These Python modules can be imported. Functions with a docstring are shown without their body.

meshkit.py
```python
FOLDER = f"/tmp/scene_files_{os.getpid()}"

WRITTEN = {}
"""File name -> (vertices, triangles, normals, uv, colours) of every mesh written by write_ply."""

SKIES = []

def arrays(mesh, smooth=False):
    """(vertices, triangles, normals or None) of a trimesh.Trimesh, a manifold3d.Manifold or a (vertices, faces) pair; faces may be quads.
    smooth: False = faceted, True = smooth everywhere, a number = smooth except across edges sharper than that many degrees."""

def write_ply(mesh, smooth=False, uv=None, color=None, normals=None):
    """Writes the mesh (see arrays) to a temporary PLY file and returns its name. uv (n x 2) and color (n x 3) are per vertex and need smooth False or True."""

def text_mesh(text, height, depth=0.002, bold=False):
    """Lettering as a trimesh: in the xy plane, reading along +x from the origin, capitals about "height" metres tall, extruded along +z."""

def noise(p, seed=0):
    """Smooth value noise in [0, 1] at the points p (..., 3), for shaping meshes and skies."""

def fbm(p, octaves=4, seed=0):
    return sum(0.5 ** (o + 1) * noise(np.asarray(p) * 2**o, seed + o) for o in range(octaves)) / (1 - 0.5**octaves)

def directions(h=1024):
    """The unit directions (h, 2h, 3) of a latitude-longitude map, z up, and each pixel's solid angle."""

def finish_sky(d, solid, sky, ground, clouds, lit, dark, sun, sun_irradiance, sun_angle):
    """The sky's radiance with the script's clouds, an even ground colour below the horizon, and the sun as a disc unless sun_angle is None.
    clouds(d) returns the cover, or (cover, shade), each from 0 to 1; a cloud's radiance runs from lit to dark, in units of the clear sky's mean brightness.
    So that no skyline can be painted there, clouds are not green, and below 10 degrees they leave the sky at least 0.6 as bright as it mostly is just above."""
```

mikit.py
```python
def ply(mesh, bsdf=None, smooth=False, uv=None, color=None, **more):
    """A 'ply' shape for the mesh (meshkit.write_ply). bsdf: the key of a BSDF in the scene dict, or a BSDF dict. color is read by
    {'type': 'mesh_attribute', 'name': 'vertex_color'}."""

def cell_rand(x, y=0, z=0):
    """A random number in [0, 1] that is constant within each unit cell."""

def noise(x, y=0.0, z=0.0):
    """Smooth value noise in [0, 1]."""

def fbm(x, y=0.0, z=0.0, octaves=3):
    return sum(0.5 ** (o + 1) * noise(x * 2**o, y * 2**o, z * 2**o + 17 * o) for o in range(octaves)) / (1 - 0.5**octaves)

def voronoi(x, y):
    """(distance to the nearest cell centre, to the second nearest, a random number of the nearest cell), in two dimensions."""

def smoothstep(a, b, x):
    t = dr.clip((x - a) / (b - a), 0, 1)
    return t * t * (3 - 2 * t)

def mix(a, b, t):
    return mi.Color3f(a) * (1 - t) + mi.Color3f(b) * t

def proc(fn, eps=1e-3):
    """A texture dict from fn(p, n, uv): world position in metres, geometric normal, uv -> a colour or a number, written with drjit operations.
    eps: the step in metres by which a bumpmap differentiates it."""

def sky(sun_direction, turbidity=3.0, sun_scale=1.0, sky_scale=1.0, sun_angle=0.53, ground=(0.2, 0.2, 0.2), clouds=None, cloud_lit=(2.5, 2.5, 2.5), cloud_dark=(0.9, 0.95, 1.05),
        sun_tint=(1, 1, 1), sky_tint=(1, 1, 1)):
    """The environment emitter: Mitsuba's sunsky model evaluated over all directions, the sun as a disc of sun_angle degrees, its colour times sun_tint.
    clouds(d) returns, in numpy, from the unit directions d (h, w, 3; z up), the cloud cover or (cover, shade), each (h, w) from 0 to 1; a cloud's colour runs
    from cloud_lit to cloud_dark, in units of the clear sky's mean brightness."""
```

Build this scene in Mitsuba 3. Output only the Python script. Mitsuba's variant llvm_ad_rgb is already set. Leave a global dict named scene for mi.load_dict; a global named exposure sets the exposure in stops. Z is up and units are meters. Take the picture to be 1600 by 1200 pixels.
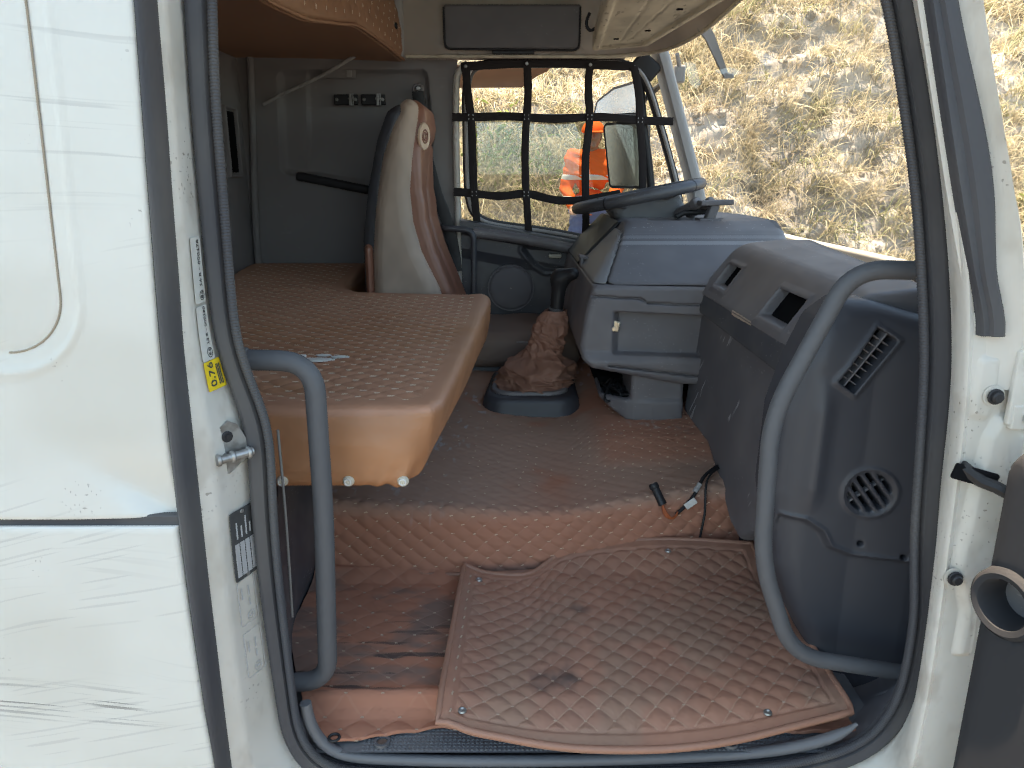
import math, random
import numpy as np
import trimesh
import drjit as dr
import mitsuba as mi
import mikit, meshkit
from mikit import proc, noise, fbm, smoothstep, mix, voronoi
from shapely.geometry import Polygon, Point
from shapely import affinity
from scipy.interpolate import PchipInterpolator, CubicSpline
T = mi.ScalarTransform4f
scene, labels = {}, {}
random.seed(7)
rng = np.random.default_rng(7)

# ------------------------------------------------------------------ camera, sky, exposure
PITCH = math.radians(15.5)
EYE = [0.0, 0.0, 0.87]
scene['camera'] = {'type': 'perspective', 'fov': 68.28, 'fov_axis': 'x', 'near_clip': 0.02, 'far_clip': 300.0,
                   'to_world': T().look_at(origin=EYE, target=[0, math.cos(PITCH), EYE[2] - math.sin(PITCH)], up=[0, 0, 1])}
scene['daylight'] = mikit.sky([-0.06, 0.01, 1.0], turbidity=3.5, sun_scale=0.9, sky_scale=1.25, ground=(0.13, 0.125, 0.12), sun_tint=(1.0, 0.96, 0.89), sky_tint=(1.08, 0.985, 0.775))
exposure = 3.85

# ------------------------------------------------------------------ helpers
def put(key, mesh, mat, smooth=False, **kw):
    """one entry of scene under a free key (a repeat takes a number)"""
    k, i = key, 0
    while k in scene:
        i += 1
        k = f'{key}_{i:03d}'
    scene[k] = mikit.ply(mesh, mat, smooth=smooth, **kw)
    return k

def thing(name, label, cat, group=None):
    k, i = name, 0
    while k in labels:
        i += 1
        k = f'{name}_{i:03d}'
    labels[k] = {'label': label, 'category': cat}
    if group:
        labels[k]['group'] = group
    return k

def lab(key, text):
    labels[key] = {'label': text}

def grid(Pt, closed_u=False, closed_v=False):
    """(m, n, 3) array of points -> quads"""
    m, n = Pt.shape[:2]
    i = np.arange(m if closed_u else m - 1)
    j = np.arange(n if closed_v else n - 1)
    I, J = np.meshgrid(i, j, indexing='ij')
    I2, J2 = (I + 1) % m, (J + 1) % n
    q = np.stack([I * n + J, I2 * n + J, I2 * n + J2, I * n + J2], -1).reshape(-1, 4)
    f = np.vstack([q[:, [0, 1, 2]], q[:, [0, 2, 3]]])
    return trimesh.Trimesh(Pt.reshape(-1, 3), f, process=False)

def spline(pts, n, closed=False):
    pts = np.asarray(pts, float)
    if closed:
        pts = np.vstack([pts, pts[:1]])
    d = np.r_[0, np.cumsum(np.linalg.norm(np.diff(pts, axis=0), axis=1) ** 0.5)]
    cs = CubicSpline(d, pts, bc_type='periodic' if closed else 'natural')
    t = np.linspace(0, d[-1], 40 * len(pts))
    q = cs(t)
    a = np.r_[0, np.cumsum(np.linalg.norm(np.diff(q, axis=0), axis=1))]
    s = np.linspace(0, a[-1], n + 1 if closed else n)
    out = np.stack([np.interp(s, a, q[:, k]) for k in range(pts.shape[1])], 1)
    return out[:-1] if closed else out

def tube(pts, r, sides=14, n=None, cap=True, closed=False):
    p = spline(pts, n, closed) if n else np.asarray(pts, float)
    m = len(p)
    r = np.broadcast_to(np.asarray(r, float), (m,)) if np.ndim(r) == 0 or len(r) == m else np.interp(np.linspace(0, 1, m), np.linspace(0, 1, len(r)), r)
    t = (np.roll(p, -1, 0) - np.roll(p, 1, 0)) if closed else np.gradient(p, axis=0)
    t /= np.linalg.norm(t, axis=1, keepdims=True) + 1e-12
    a = np.cross(t[0], [0, 0, 1.0] if abs(t[0][2]) < 0.9 else [1.0, 0, 0])
    A = []
    for k in range(m):
        a = a - t[k] * (a @ t[k])
        a /= np.linalg.norm(a)
        A.append(a)
    A = np.array(A)
    B = np.cross(t, A)
    th = np.arange(sides) * 2 * np.pi / sides
    V = p[:, None] + r[:, None, None] * (np.cos(th)[None, :, None] * A[:, None] + np.sin(th)[None, :, None] * B[:, None])
    me = grid(V, closed, True)
    if cap and not closed:
        v, f = list(me.vertices), list(me.faces)
        for k, flip in ((0, True), (m - 1, False)):
            c = len(v)
            v.append(p[k])
            for j in range(sides):
                a_, b_ = k * sides + j, k * sides + (j + 1) % sides
                f.append([c, b_, a_] if flip else [c, a_, b_])
        me = trimesh.Trimesh(np.array(v), np.array(f), process=False)
    return me

def bend(pts, rad, n=8):
    """polyline with arc-rounded corners"""
    pts = [np.asarray(p, float) for p in pts]
    out = [pts[0]]
    for a, b, c in zip(pts, pts[1:], pts[2:]):
        u, w = (a - b), (c - b)
        lu, lw = np.linalg.norm(u), np.linalg.norm(w)
        r = min(rad, 0.49 * lu, 0.49 * lw)
        p0, p1 = b + u / lu * r, b + w / lw * r
        for t in np.linspace(0, 1, n):
            out.append((1 - t) ** 2 * p0 + 2 * t * (1 - t) * b + t * t * p1)
    out.append(pts[-1])
    return np.array(out)

def rbox(size, r=0.004, at=(0, 0, 0), rot=None, seg=2):
    """box with rounded edges (hull of its corner spheres)"""
    s = np.asarray(size, float) / 2
    r = min(r, s.min() * 0.98)
    ball = trimesh.creation.icosphere(1, r).vertices if seg > 1 else trimesh.creation.icosphere(0, r).vertices
    v = np.vstack([ball + np.array([i, j, k]) * (s - r) for i in (-1, 1) for j in (-1, 1) for k in (-1, 1)])
    me = trimesh.convex.convex_hull(v)
    if rot is not None:
        me.apply_transform(rot)
    me.apply_translation(at)
    return me

def rotm(ax, deg):
    return trimesh.transformations.rotation_matrix(math.radians(deg), ax)

def cyl(r, h, at, axis=(0, 0, 1), n=24, bevel=0.0):
    prof = [(0, -h / 2), (r - bevel, -h / 2), (r, -h / 2 + bevel), (r, h / 2 - bevel), (r - bevel, h / 2), (0, h / 2)] if bevel else [(0, -h / 2), (r, -h / 2), (r, h / 2), (0, h / 2)]
    me = trimesh.creation.revolve(np.array(prof), sections=n)
    me.apply_transform(trimesh.geometry.align_vectors([0, 0, 1], axis))
    me.apply_translation(at)
    return me

def cat(*ms):
    return trimesh.util.concatenate([m for m in ms])

# signed distances, on broadcast grids
def sd_box(x, y, z, c, h, r=0.0):
    qx, qy, qz = abs(x - c[0]) - h[0] + r, abs(y - c[1]) - h[1] + r, abs(z - c[2]) - h[2] + r
    return np.sqrt(np.maximum(qx, 0) ** 2 + np.maximum(qy, 0) ** 2 + np.maximum(qz, 0) ** 2) + np.minimum(np.maximum(np.maximum(qx, qy), qz), 0) - r

def sd_poly(a, b, pts, r=0.0):
    """2-D distance to a polygon in the plane (a, b), rounded by r"""
    if r:
        g = Polygon(pts).buffer(-r)
        pts = list(g.exterior.coords)[:-1]
    p = np.asarray(pts, float)
    a, b = np.broadcast_arrays(a, b)
    d = np.full(a.shape, 1e9)
    inside = np.zeros(a.shape, bool)
    for i in range(len(p)):
        v, w = p[i], p[(i + 1) % len(p)]
        ex, ey = w - v
        px, py = a - v[0], b - v[1]
        t = np.clip((px * ex + py * ey) / (ex * ex + ey * ey), 0, 1)
        d = np.minimum(d, (px - ex * t) ** 2 + (py - ey * t) ** 2)
        c1 = (b >= v[1]) != (b >= w[1])
        if abs(ey) > 1e-12:
            inside ^= c1 & (px < ex * py / ey)
    d = np.sqrt(d)
    return np.where(inside, -d, d) - r

def cap_prism(d2, w, lo, hi, r=0.0):
    """a 2-D distance, extruded between lo and hi along w, its rim rounded by r"""
    q = np.maximum(lo - w, w - hi) + r
    d = d2 + r
    return np.sqrt(np.maximum(d, 0) ** 2 + np.maximum(q, 0) ** 2) + np.minimum(np.maximum(d, q), 0) - r

def sd_caps(x, y, z, p, q, r0, r1):
    p, q = np.asarray(p, float), np.asarray(q, float)
    e = q - p
    t = np.clip(((x - p[0]) * e[0] + (y - p[1]) * e[1] + (z - p[2]) * e[2]) / (e @ e), 0, 1)
    return np.sqrt((x - p[0] - e[0] * t) ** 2 + (y - p[1] - e[1] * t) ** 2 + (z - p[2] - e[2] * t) ** 2) - (r0 + (r1 - r0) * t)

def smin(a, b, k):
    h = np.maximum(k - abs(a - b), 0) / k
    return np.minimum(a, b) - h * h * k * 0.25

def smax(a, b, k):
    return -smin(-a, -b, k)

def nets(f, lo, hi, h):
    """surface nets: the mesh of f < 0 (f may broadcast)"""
    ax = [np.arange(lo[k] - 2 * h, hi[k] + 2.5 * h, h) for k in range(3)]
    X, Y, Z = ax[0][:, None, None], ax[1][None, :, None], ax[2][None, None, :]
    D = np.broadcast_to(f(X, Y, Z), [len(a) for a in ax]).astype(np.float32)
    S = D < 0
    c = np.zeros([n - 1 for n in S.shape], np.uint8)
    for i in (0, 1):
        for j in (0, 1):
            for k in (0, 1):
                c += S[i:S.shape[0] - 1 + i, j:S.shape[1] - 1 + j, k:S.shape[2] - 1 + k]
    act = np.argwhere((c > 0) & (c < 8))
    idx = np.full(c.shape, -1, np.int64)
    idx[tuple(act.T)] = np.arange(len(act))
    acc, cnt = np.zeros((len(act), 3)), np.zeros(len(act))
    for a in range(3):
        o = [k for k in range(3) if k != a]
        for u in (0, 1):
            for w in (0, 1):
                p = act.copy()
                p[:, o[0]] += u
                p[:, o[1]] += w
                q = p.copy()
                q[:, a] += 1
                d0, d1 = D[tuple(p.T)], D[tuple(q.T)]
                m = (d0 < 0) != (d1 < 0)
                t = np.where(m, d0 / np.where(m, d0 - d1, 1), 0)
                pos = p.astype(float)
                pos[:, a] += t
                acc[m] += pos[m]
                cnt += m
    V = acc / cnt[:, None] * h + np.array([a[0] for a in ax])
    F = []
    for a in range(3):
        o = [(a + 1) % 3, (a + 2) % 3]
        s0 = np.take(S, np.arange(S.shape[a] - 1), a)
        s1 = np.take(S, np.arange(1, S.shape[a]), a)
        e = np.argwhere(s0 != s1)
        e = e[(e[:, o[0]] > 0) & (e[:, o[1]] > 0) & (e[:, o[0]] < S.shape[o[0]] - 1) & (e[:, o[1]] < S.shape[o[1]] - 1)]
        flip = S[tuple(e.T)]
        quad = []
        for u, w in ((0, 0), (1, 0), (1, 1), (0, 1)):
            g = e.copy()
            g[:, o[0]] -= u
            g[:, o[1]] -= w
            quad.append(idx[tuple(g.T)])
        quad = np.stack(quad, 1)
        quad[~flip] = quad[~flip][:, ::-1]
        F.append(quad)
    Q = np.vstack(F)
    return trimesh.Trimesh(V, np.vstack([Q[:, [0, 1, 2]], Q[:, [0, 2, 3]]]), process=False)

def quilt(u, v, du, dv, H, power=0.5):
    """height of diamond quilting: pillows between diagonal seams"""
    a, b = u / du + v / dv, u / du - v / dv
    return H * (abs(np.sin(np.pi * a)) * abs(np.sin(np.pi * b))) ** power

def seams(u, v, du, dv):
    return np.stack([u / du + v / dv, u / du - v / dv], -1).reshape(-1, 2)

def lattice(u0, u1, v0, v1, du, dv):
    """crossing points of the seams of quilt()"""
    na = int((abs(u0) + abs(u1)) / du + (abs(v0) + abs(v1)) / dv) + 4
    A, B = np.meshgrid(np.arange(-na, na + 1), np.arange(-na, na + 1), indexing='ij')
    U, Vv = (A + B) * du / 2, (A - B) * dv / 2
    m = (U > u0) & (U < u1) & (Vv > v0) & (Vv < v1)
    return U[m], Vv[m]

def ticks(P, D, N, L, W, Hh=0.0012):
    """small raised stitches: at P, along D, standing off along N"""
    P, D, N = (np.asarray(a, float) for a in (P, D, N))
    D = D / np.linalg.norm(D, axis=1, keepdims=True)
    S = np.cross(N, D)
    S /= np.linalg.norm(S, axis=1, keepdims=True) + 1e-12
    L = np.broadcast_to(L, (len(P),))[:, None]
    c = [P + sx * D * L / 2 * k + sy * S * W / 2 * k + N * z for z, k in ((-0.001, 1.0), (Hh, 0.72)) for sx, sy in ((-1, -1), (1, -1), (1, 1), (-1, 1))]
    V = np.stack(c, 1).reshape(-1, 3)
    f = np.array([[4, 5, 6], [4, 6, 7], [0, 1, 5], [0, 5, 4], [1, 2, 6], [1, 6, 5], [2, 3, 7], [2, 7, 6], [3, 0, 4], [3, 4, 7]])
    F = (f[None] + 8 * np.arange(len(P))[:, None, None]).reshape(-1, 3)
    return trimesh.Trimesh(V, F, process=False)

# ------------------------------------------------------------------ materials
def two(b):
    return {'type': 'twosided', 'b': b}

def pr(col, rough, spec=0.5, bump=None, **kw):
    d = {'type': 'principled', 'roughness': rough, 'specular': spec, **kw}
    d['base_color'] = {'type': 'rgb', 'value': list(col)} if isinstance(col, (tuple, list)) else proc(col)
    if bump:
        d = {'type': 'bumpmap', 'n': proc(bump[0], bump[1]), 'b': d, 'scale': bump[2]}
    return two(d)

def c_white(p, n, uv):
    g = fbm(p.x * 3, p.y * 3, p.z * 5, 3)
    base = mix((0.56, 0.55, 0.505), (0.505, 0.49, 0.44), smoothstep(0.45, 0.75, g))
    warp = fbm(p.x * 2.2, p.y, p.z * 2, 2) * 0.16
    # long flat scratches and rub marks, and short nicks
    s = fbm(p.x * 4 + 3, 1.7, (p.z + warp * 1.6 + p.x * 0.10) * 120, 3)
    zone = smoothstep(0.5, 0.72, fbm(p.x * 1.2 + 9, 4.0, p.z * 5.5, 2))
    scr = smoothstep(0.62, 0.74, s) * zone
    fine = smoothstep(0.70, 0.76, noise(p.x * 9 + 1, 0.3, (p.z + warp * 0.6 - p.x * 0.2) * 240)) * smoothstep(0.45, 0.6, noise(p.x * 2.5, 3.0, p.z * 9))
    spot = smoothstep(0.82, 0.90, noise(p.x * 340, p.y * 90, p.z * 210)) * smoothstep(0.74, 0.84, noise(p.x * 14, p.y * 9, p.z * 11))
    low = dr.exp(-dr.square((p.z - 0.135 + (p.x + 0.6) * 0.10) / 0.028)) * smoothstep(-0.47, -0.56, p.x)
    rub = smoothstep(0.56, 0.70, fbm(p.x * 7 + 1, 2.2, (p.z + warp * 0.5 + p.x * 0.08) * 260, 3)) * low
    base = mix(base, (0.12, 0.115, 0.11), rub * 0.75)
    c = mix(base, (0.22, 0.21, 0.20), scr * 0.26)
    c = mix(c, (0.26, 0.25, 0.24), fine * 0.22)
    return mix(c, (0.16, 0.14, 0.12), spot * 0.6)

def c_jamb(p, n, uv):
    g = fbm(p.x * 9, p.y * 9, p.z * 6, 3)
    base = mix((0.53, 0.505, 0.455), (0.45, 0.425, 0.37), smoothstep(0.42, 0.75, g))
    d = smoothstep(0.52, 0.76, fbm(p.x * 26, p.y * 26, p.z * 14, 4))
    sp = smoothstep(0.78, 0.88, noise(p.x * 260, p.y * 260, p.z * 190)) * smoothstep(0.5, 0.7, noise(p.x * 12, p.y * 9, p.z * 9))
    c = mix(base, (0.34, 0.30, 0.25), d * 0.45)
    return mix(c, (0.15, 0.125, 0.10), sp * 0.7)

def dust(p, base, pale, amt, sc=1.0):
    g = fbm(p.x * 7 * sc, p.y * 7 * sc, p.z * 7 * sc, 4)
    f = smoothstep(0.68, 0.84, fbm(p.x * 150 * sc, p.y * 110 * sc, p.z * 170 * sc, 2)) * smoothstep(0.52, 0.70, noise(p.x * 11 * sc, p.y * 11 * sc, p.z * 11 * sc + 5))
    c = mix(base, pale, smoothstep(0.35, 0.8, g) * amt)
    return mix(c, (0.34, 0.33, 0.33), f * 0.4 * amt)

def c_dash(p, n, uv):
    return dust(p, (0.140, 0.131, 0.137), (0.200, 0.188, 0.188), 0.7)

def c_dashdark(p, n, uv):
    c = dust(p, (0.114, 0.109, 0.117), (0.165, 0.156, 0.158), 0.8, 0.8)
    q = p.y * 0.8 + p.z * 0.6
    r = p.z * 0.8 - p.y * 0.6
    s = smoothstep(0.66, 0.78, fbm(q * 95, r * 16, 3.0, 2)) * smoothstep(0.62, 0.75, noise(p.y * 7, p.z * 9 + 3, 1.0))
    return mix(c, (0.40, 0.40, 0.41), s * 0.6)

def c_blue(p, n, uv):
    return dust(p, (0.090, 0.093, 0.103), (0.14, 0.138, 0.135), 0.5, 1.6)

def c_wall(p, n, uv):
    return dust(p, (0.205, 0.193, 0.190), (0.24, 0.228, 0.22), 0.4, 0.4)

def c_navy(p, n, uv):
    return dust(p, (0.052, 0.054, 0.064), (0.11, 0.105, 0.10), 0.5, 1.2)

def c_rubber(p, n, uv):
    g = fbm(p.x * 16, p.y * 16, p.z * 5, 3)
    return mix((0.052, 0.052, 0.058), (0.080, 0.077, 0.076), smoothstep(0.40, 0.85, g))

def c_head(p, n, uv):
    g = fbm(p.x * 5, p.y * 5, p.z * 5, 4)
    return mix((0.48, 0.425, 0.37), (0.37, 0.325, 0.28), smoothstep(0.35, 0.75, g))

def c_beige(p, n, uv):
    g = fbm(p.x * 14, p.y * 8, p.z * 14, 4)
    s = smoothstep(0.68, 0.78, fbm(p.x * 90, p.y * 25, p.z * 60, 2))
    return mix(mix((0.56, 0.51, 0.40), (0.44, 0.40, 0.31), smoothstep(0.4, 0.75, g)), (0.2, 0.17, 0.13), s * 0.5)

def thread(c, p, uv, col, amt):
    """sewing thread along the quilting seams; uv counts the seams"""
    d = dr.minimum(abs(uv.x - dr.round(uv.x)), abs(uv.y - dr.round(uv.y)))
    t = smoothstep(0.055, 0.03, d) * smoothstep(0.25, 0.55, noise(p.x * 30, p.y * 30, p.z * 30))
    return mix(c, col, t * amt)

def c_tan(p, n, uv):
    g = fbm(p.x * 6, p.y * 6, p.z * 6, 4)
    up = smoothstep(0.2, 0.8, fbm(p.x * 3 + 7, p.y * 3, 2.0, 3))
    c = mix((0.40, 0.188, 0.090), (0.335, 0.160, 0.08), smoothstep(0.35, 0.7, g))
    worn = smoothstep(0.478, 0.492, p.z + 0.006 * (noise(p.x * 20, p.y * 20, 0) - 0.5)) * smoothstep(0.6, 0.5, p.z)
    top = mix((0.40, 0.205, 0.128), (0.46, 0.25, 0.16), up)
    return thread(mix(c, top, worn * 0.9), p, uv, (0.52, 0.37, 0.26), 0.2)

def c_brown(p, n, uv):
    g = fbm(p.x * 7, p.y * 7, p.z * 7, 4)
    c = mix((0.335, 0.168, 0.112), (0.285, 0.150, 0.104), smoothstep(0.35, 0.7, g))
    d = smoothstep(0.52, 0.72, fbm(p.x * 11 + 4, p.y * 11, p.z * 5, 4))
    c = mix(c, (0.275, 0.178, 0.125), d * 0.5)
    # two oily smears where feet rest
    bl = smoothstep(0.045, 0.005, dr.minimum(dr.sqrt(dr.square((p.x - 0.046) * 0.9) + dr.square((p.y - 1.140) * 1.0)), dr.sqrt(dr.square((p.x - 0.098) * 1.2) + dr.square((p.y - 1.146) * 0.8)) + 0.008) + 0.05 * (fbm(p.x * 38, p.y * 38, 3, 3) - 0.45))
    b2 = smoothstep(0.03, 0.0, dr.sqrt(dr.square(p.x - 0.14) + dr.square(p.y - 1.36)) + 0.04 * (fbm(p.x * 40, p.y * 40, 1, 3) - 0.45))
    c = thread(c, p, uv, (0.50, 0.36, 0.27), 0.22)
    return mix(c, (0.045, 0.042, 0.042), dr.minimum(bl + 0.7 * b2, 1.0) * 0.75)

def c_carpet(p, n, uv):
    g = fbm(p.x * 5 + 3, p.y * 5, p.z * 3, 4)
    c = mix((0.39, 0.172, 0.108), (0.335, 0.158, 0.102), g)
    d = smoothstep(0.112, 0.150, p.z) * smoothstep(0.30, 0.42, fbm(p.x * 4, p.y * 4, 1, 4)) * smoothstep(1.50, 1.60, p.y) * (1.0 - 0.75 * smoothstep(0.20, 0.27, p.x) * smoothstep(1.78, 1.86, p.y))
    c = mix(c, (0.34, 0.228, 0.172), d * 0.85)
    low = smoothstep(0.03, 0.005, p.z) * smoothstep(0.38, 0.6, fbm(p.x * 7 + 1, p.y * 16, 6, 4)) * smoothstep(1.08, 1.15, p.y)
    c = mix(c, (0.17, 0.125, 0.105), low * 0.8)
    sm = smoothstep(0.60, 0.72, fbm(p.x * 9 + 11, p.y * 55, 2, 4)) * smoothstep(0.02, 0.005, p.z) * smoothstep(1.45, 1.2, p.y) * smoothstep(1.115, 1.135, p.y)
    c = mix(c, (0.05, 0.046, 0.045), sm * 0.85)
    c = thread(c, p, uv, (0.45, 0.29, 0.21), 0.12)
    w = smoothstep(0.60, 0.78, fbm(p.x * 60, p.y * 30, 5, 3)) * smoothstep(0.52, 0.70, noise(p.x * 5 + 2, p.y * 4, 3)) * smoothstep(0.10, 0.13, p.z)
    return mix(c, (0.40, 0.38, 0.38), w * 0.6)

def b_grain(p, n, uv):
    return noise(p.x * 700, p.y * 700, p.z * 700)

def b_leather(p, n, uv):
    return fbm(p.x * 320, p.y * 320, p.z * 320, 2) + 2.0 * fbm(p.x * 22, p.y * 22, p.z * 22, 2)

def b_paint(p, n, uv):
    return fbm(p.x * 5, p.y * 5, p.z * 5, 2)

def c_seat(p, n, uv):
    g = fbm(p.x * 9, p.y * 9, p.z * 5, 4)
    return mix((0.45, 0.35, 0.275), (0.335, 0.262, 0.208), smoothstep(0.3, 0.75, g))

def c_steel(p, n, uv):
    return mix((0.42, 0.42, 0.41), (0.24, 0.23, 0.215), smoothstep(0.4, 0.7, fbm(p.x * 60, p.y * 60, p.z * 60, 3)))

scene['white_paint'] = pr(c_white, 0.38, 0.5, (b_paint, 4e-3, 0.006), clearcoat=0.4, clearcoat_gloss=0.8)
scene['jamb_paint'] = pr(c_jamb, 0.42, 0.45)
scene['dash_plastic'] = pr(c_dash, 0.48, 0.5, (b_grain, 4e-4, 0.0004))
scene['darkened_plastic'] = pr((0.050, 0.051, 0.060), 0.46, 0.5, (b_grain, 4e-4, 0.0004))  # dash plastic darkened to offset the strong light at the door end
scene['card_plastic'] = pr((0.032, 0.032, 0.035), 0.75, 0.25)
scene['sill_plastic'] = pr((0.120, 0.121, 0.128), 0.5, 0.4)
scene['dash_dark'] = pr(c_dashdark, 0.55, 0.45, (b_grain, 4e-4, 0.0004))  # same plastic as the end panel, tone lifted for the shaded knee panel
scene['blue_plastic'] = pr(c_blue, 0.42, 0.5)
scene['wall_vinyl'] = pr(c_wall, 0.6, 0.4)
scene['navy_plastic'] = pr(c_navy, 0.45, 0.5)
scene['rubber'] = pr(c_rubber, 0.6, 0.4)
scene['headliner'] = pr(c_head, 0.8, 0.2)
scene['beige_plastic'] = pr(c_beige, 0.55, 0.4)
scene['tan_leather'] = pr(c_tan, 0.42, 0.5, (b_leather, 8e-4, 0.0009))
scene['brown_leather'] = pr(c_brown, 0.58, 0.35, (b_leather, 8e-4, 0.0009))
scene['bunk_vinyl'] = pr((0.29, 0.155, 0.088), 0.45, 0.45, (b_leather, 8e-4, 0.0009))
scene['brown_plain'] = pr((0.30, 0.155, 0.105), 0.5, 0.45)
scene['tan_plain'] = pr((0.34, 0.19, 0.115), 0.45, 0.45)
scene['carpet_leather'] = pr(c_carpet, 0.8, 0.2, (b_leather, 8e-4, 0.0009))
scene['seat_cloth'] = pr(c_seat, 0.6, 0.35)
scene['seat_leather'] = pr((0.235, 0.105, 0.068), 0.34, 0.5, (b_leather, 8e-4, 0.0006))
scene['stitch'] = pr((0.60, 0.46, 0.34), 0.7, 0.2)
scene['dirty_thread'] = pr((0.40, 0.29, 0.22), 0.8, 0.1)
scene['steel'] = pr(c_steel, 0.45, 0.5, metallic=0.85)
scene['black'] = pr((0.018, 0.018, 0.02), 0.5, 0.4)
scene['strap_web'] = pr((0.022, 0.018, 0.018), 0.75, 0.25)
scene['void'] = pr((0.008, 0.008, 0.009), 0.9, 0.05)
scene['white_plastic'] = pr((0.62, 0.60, 0.56), 0.5, 0.4)
scene['rod_grey'] = pr((0.33, 0.32, 0.31), 0.5, 0.4)
scene['trim_grey'] = pr((0.16, 0.155, 0.15), 0.55, 0.4)
scene['yellow_print'] = pr((0.72, 0.52, 0.02), 0.45, 0.4)
scene['sticker_film'] = pr((0.55, 0.54, 0.50), 0.3, 0.5)
scene['ink'] = pr((0.06, 0.06, 0.06), 0.6, 0.2)
scene['grey_print'] = pr((0.36, 0.36, 0.36), 0.5, 0.3)
scene['clear_glass'] = {'type': 'thindielectric', 'specular_reflectance': {'type': 'rgb', 'value': [0.25, 0.25, 0.25]}}
scene['tinted_glass'] = {'type': 'thindielectric', 'specular_transmittance': {'type': 'rgb', 'value': [0.40, 0.41, 0.38]}}
scene['mirror_glass'] = two({'type': 'roughconductor', 'material': 'Ag', 'alpha': 0.04})
scene['foil'] = pr((0.75, 0.66, 0.5), 0.25, 0.5, metallic=0.6)

# ------------------------------------------------------------------ the place: yard and cut bank
YARD = -1.22
gx = np.linspace(-40, 40, 81)
gy = np.linspace(-40, 9, 50)
GX, GY = np.meshgrid(gx, gy, indexing='ij')
def c_yard(p, n, uv):
    return mix((0.14, 0.135, 0.128), (0.10, 0.097, 0.094), fbm(p.x * 1.5, p.y * 1.5, 0, 4))
scene['yard_asphalt'] = pr(c_yard, 0.95, 0.1)
put('ground', grid(np.stack([GX, GY, YARD + 0.03 * (meshkit.fbm(np.stack([GX, GY, 0 * GX], -1) * 0.8) - 0.5)], -1)), 'yard_asphalt', True)
labels['ground'] = {'label': 'grey asphalt yard', 'kind': 'structure'}

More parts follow.
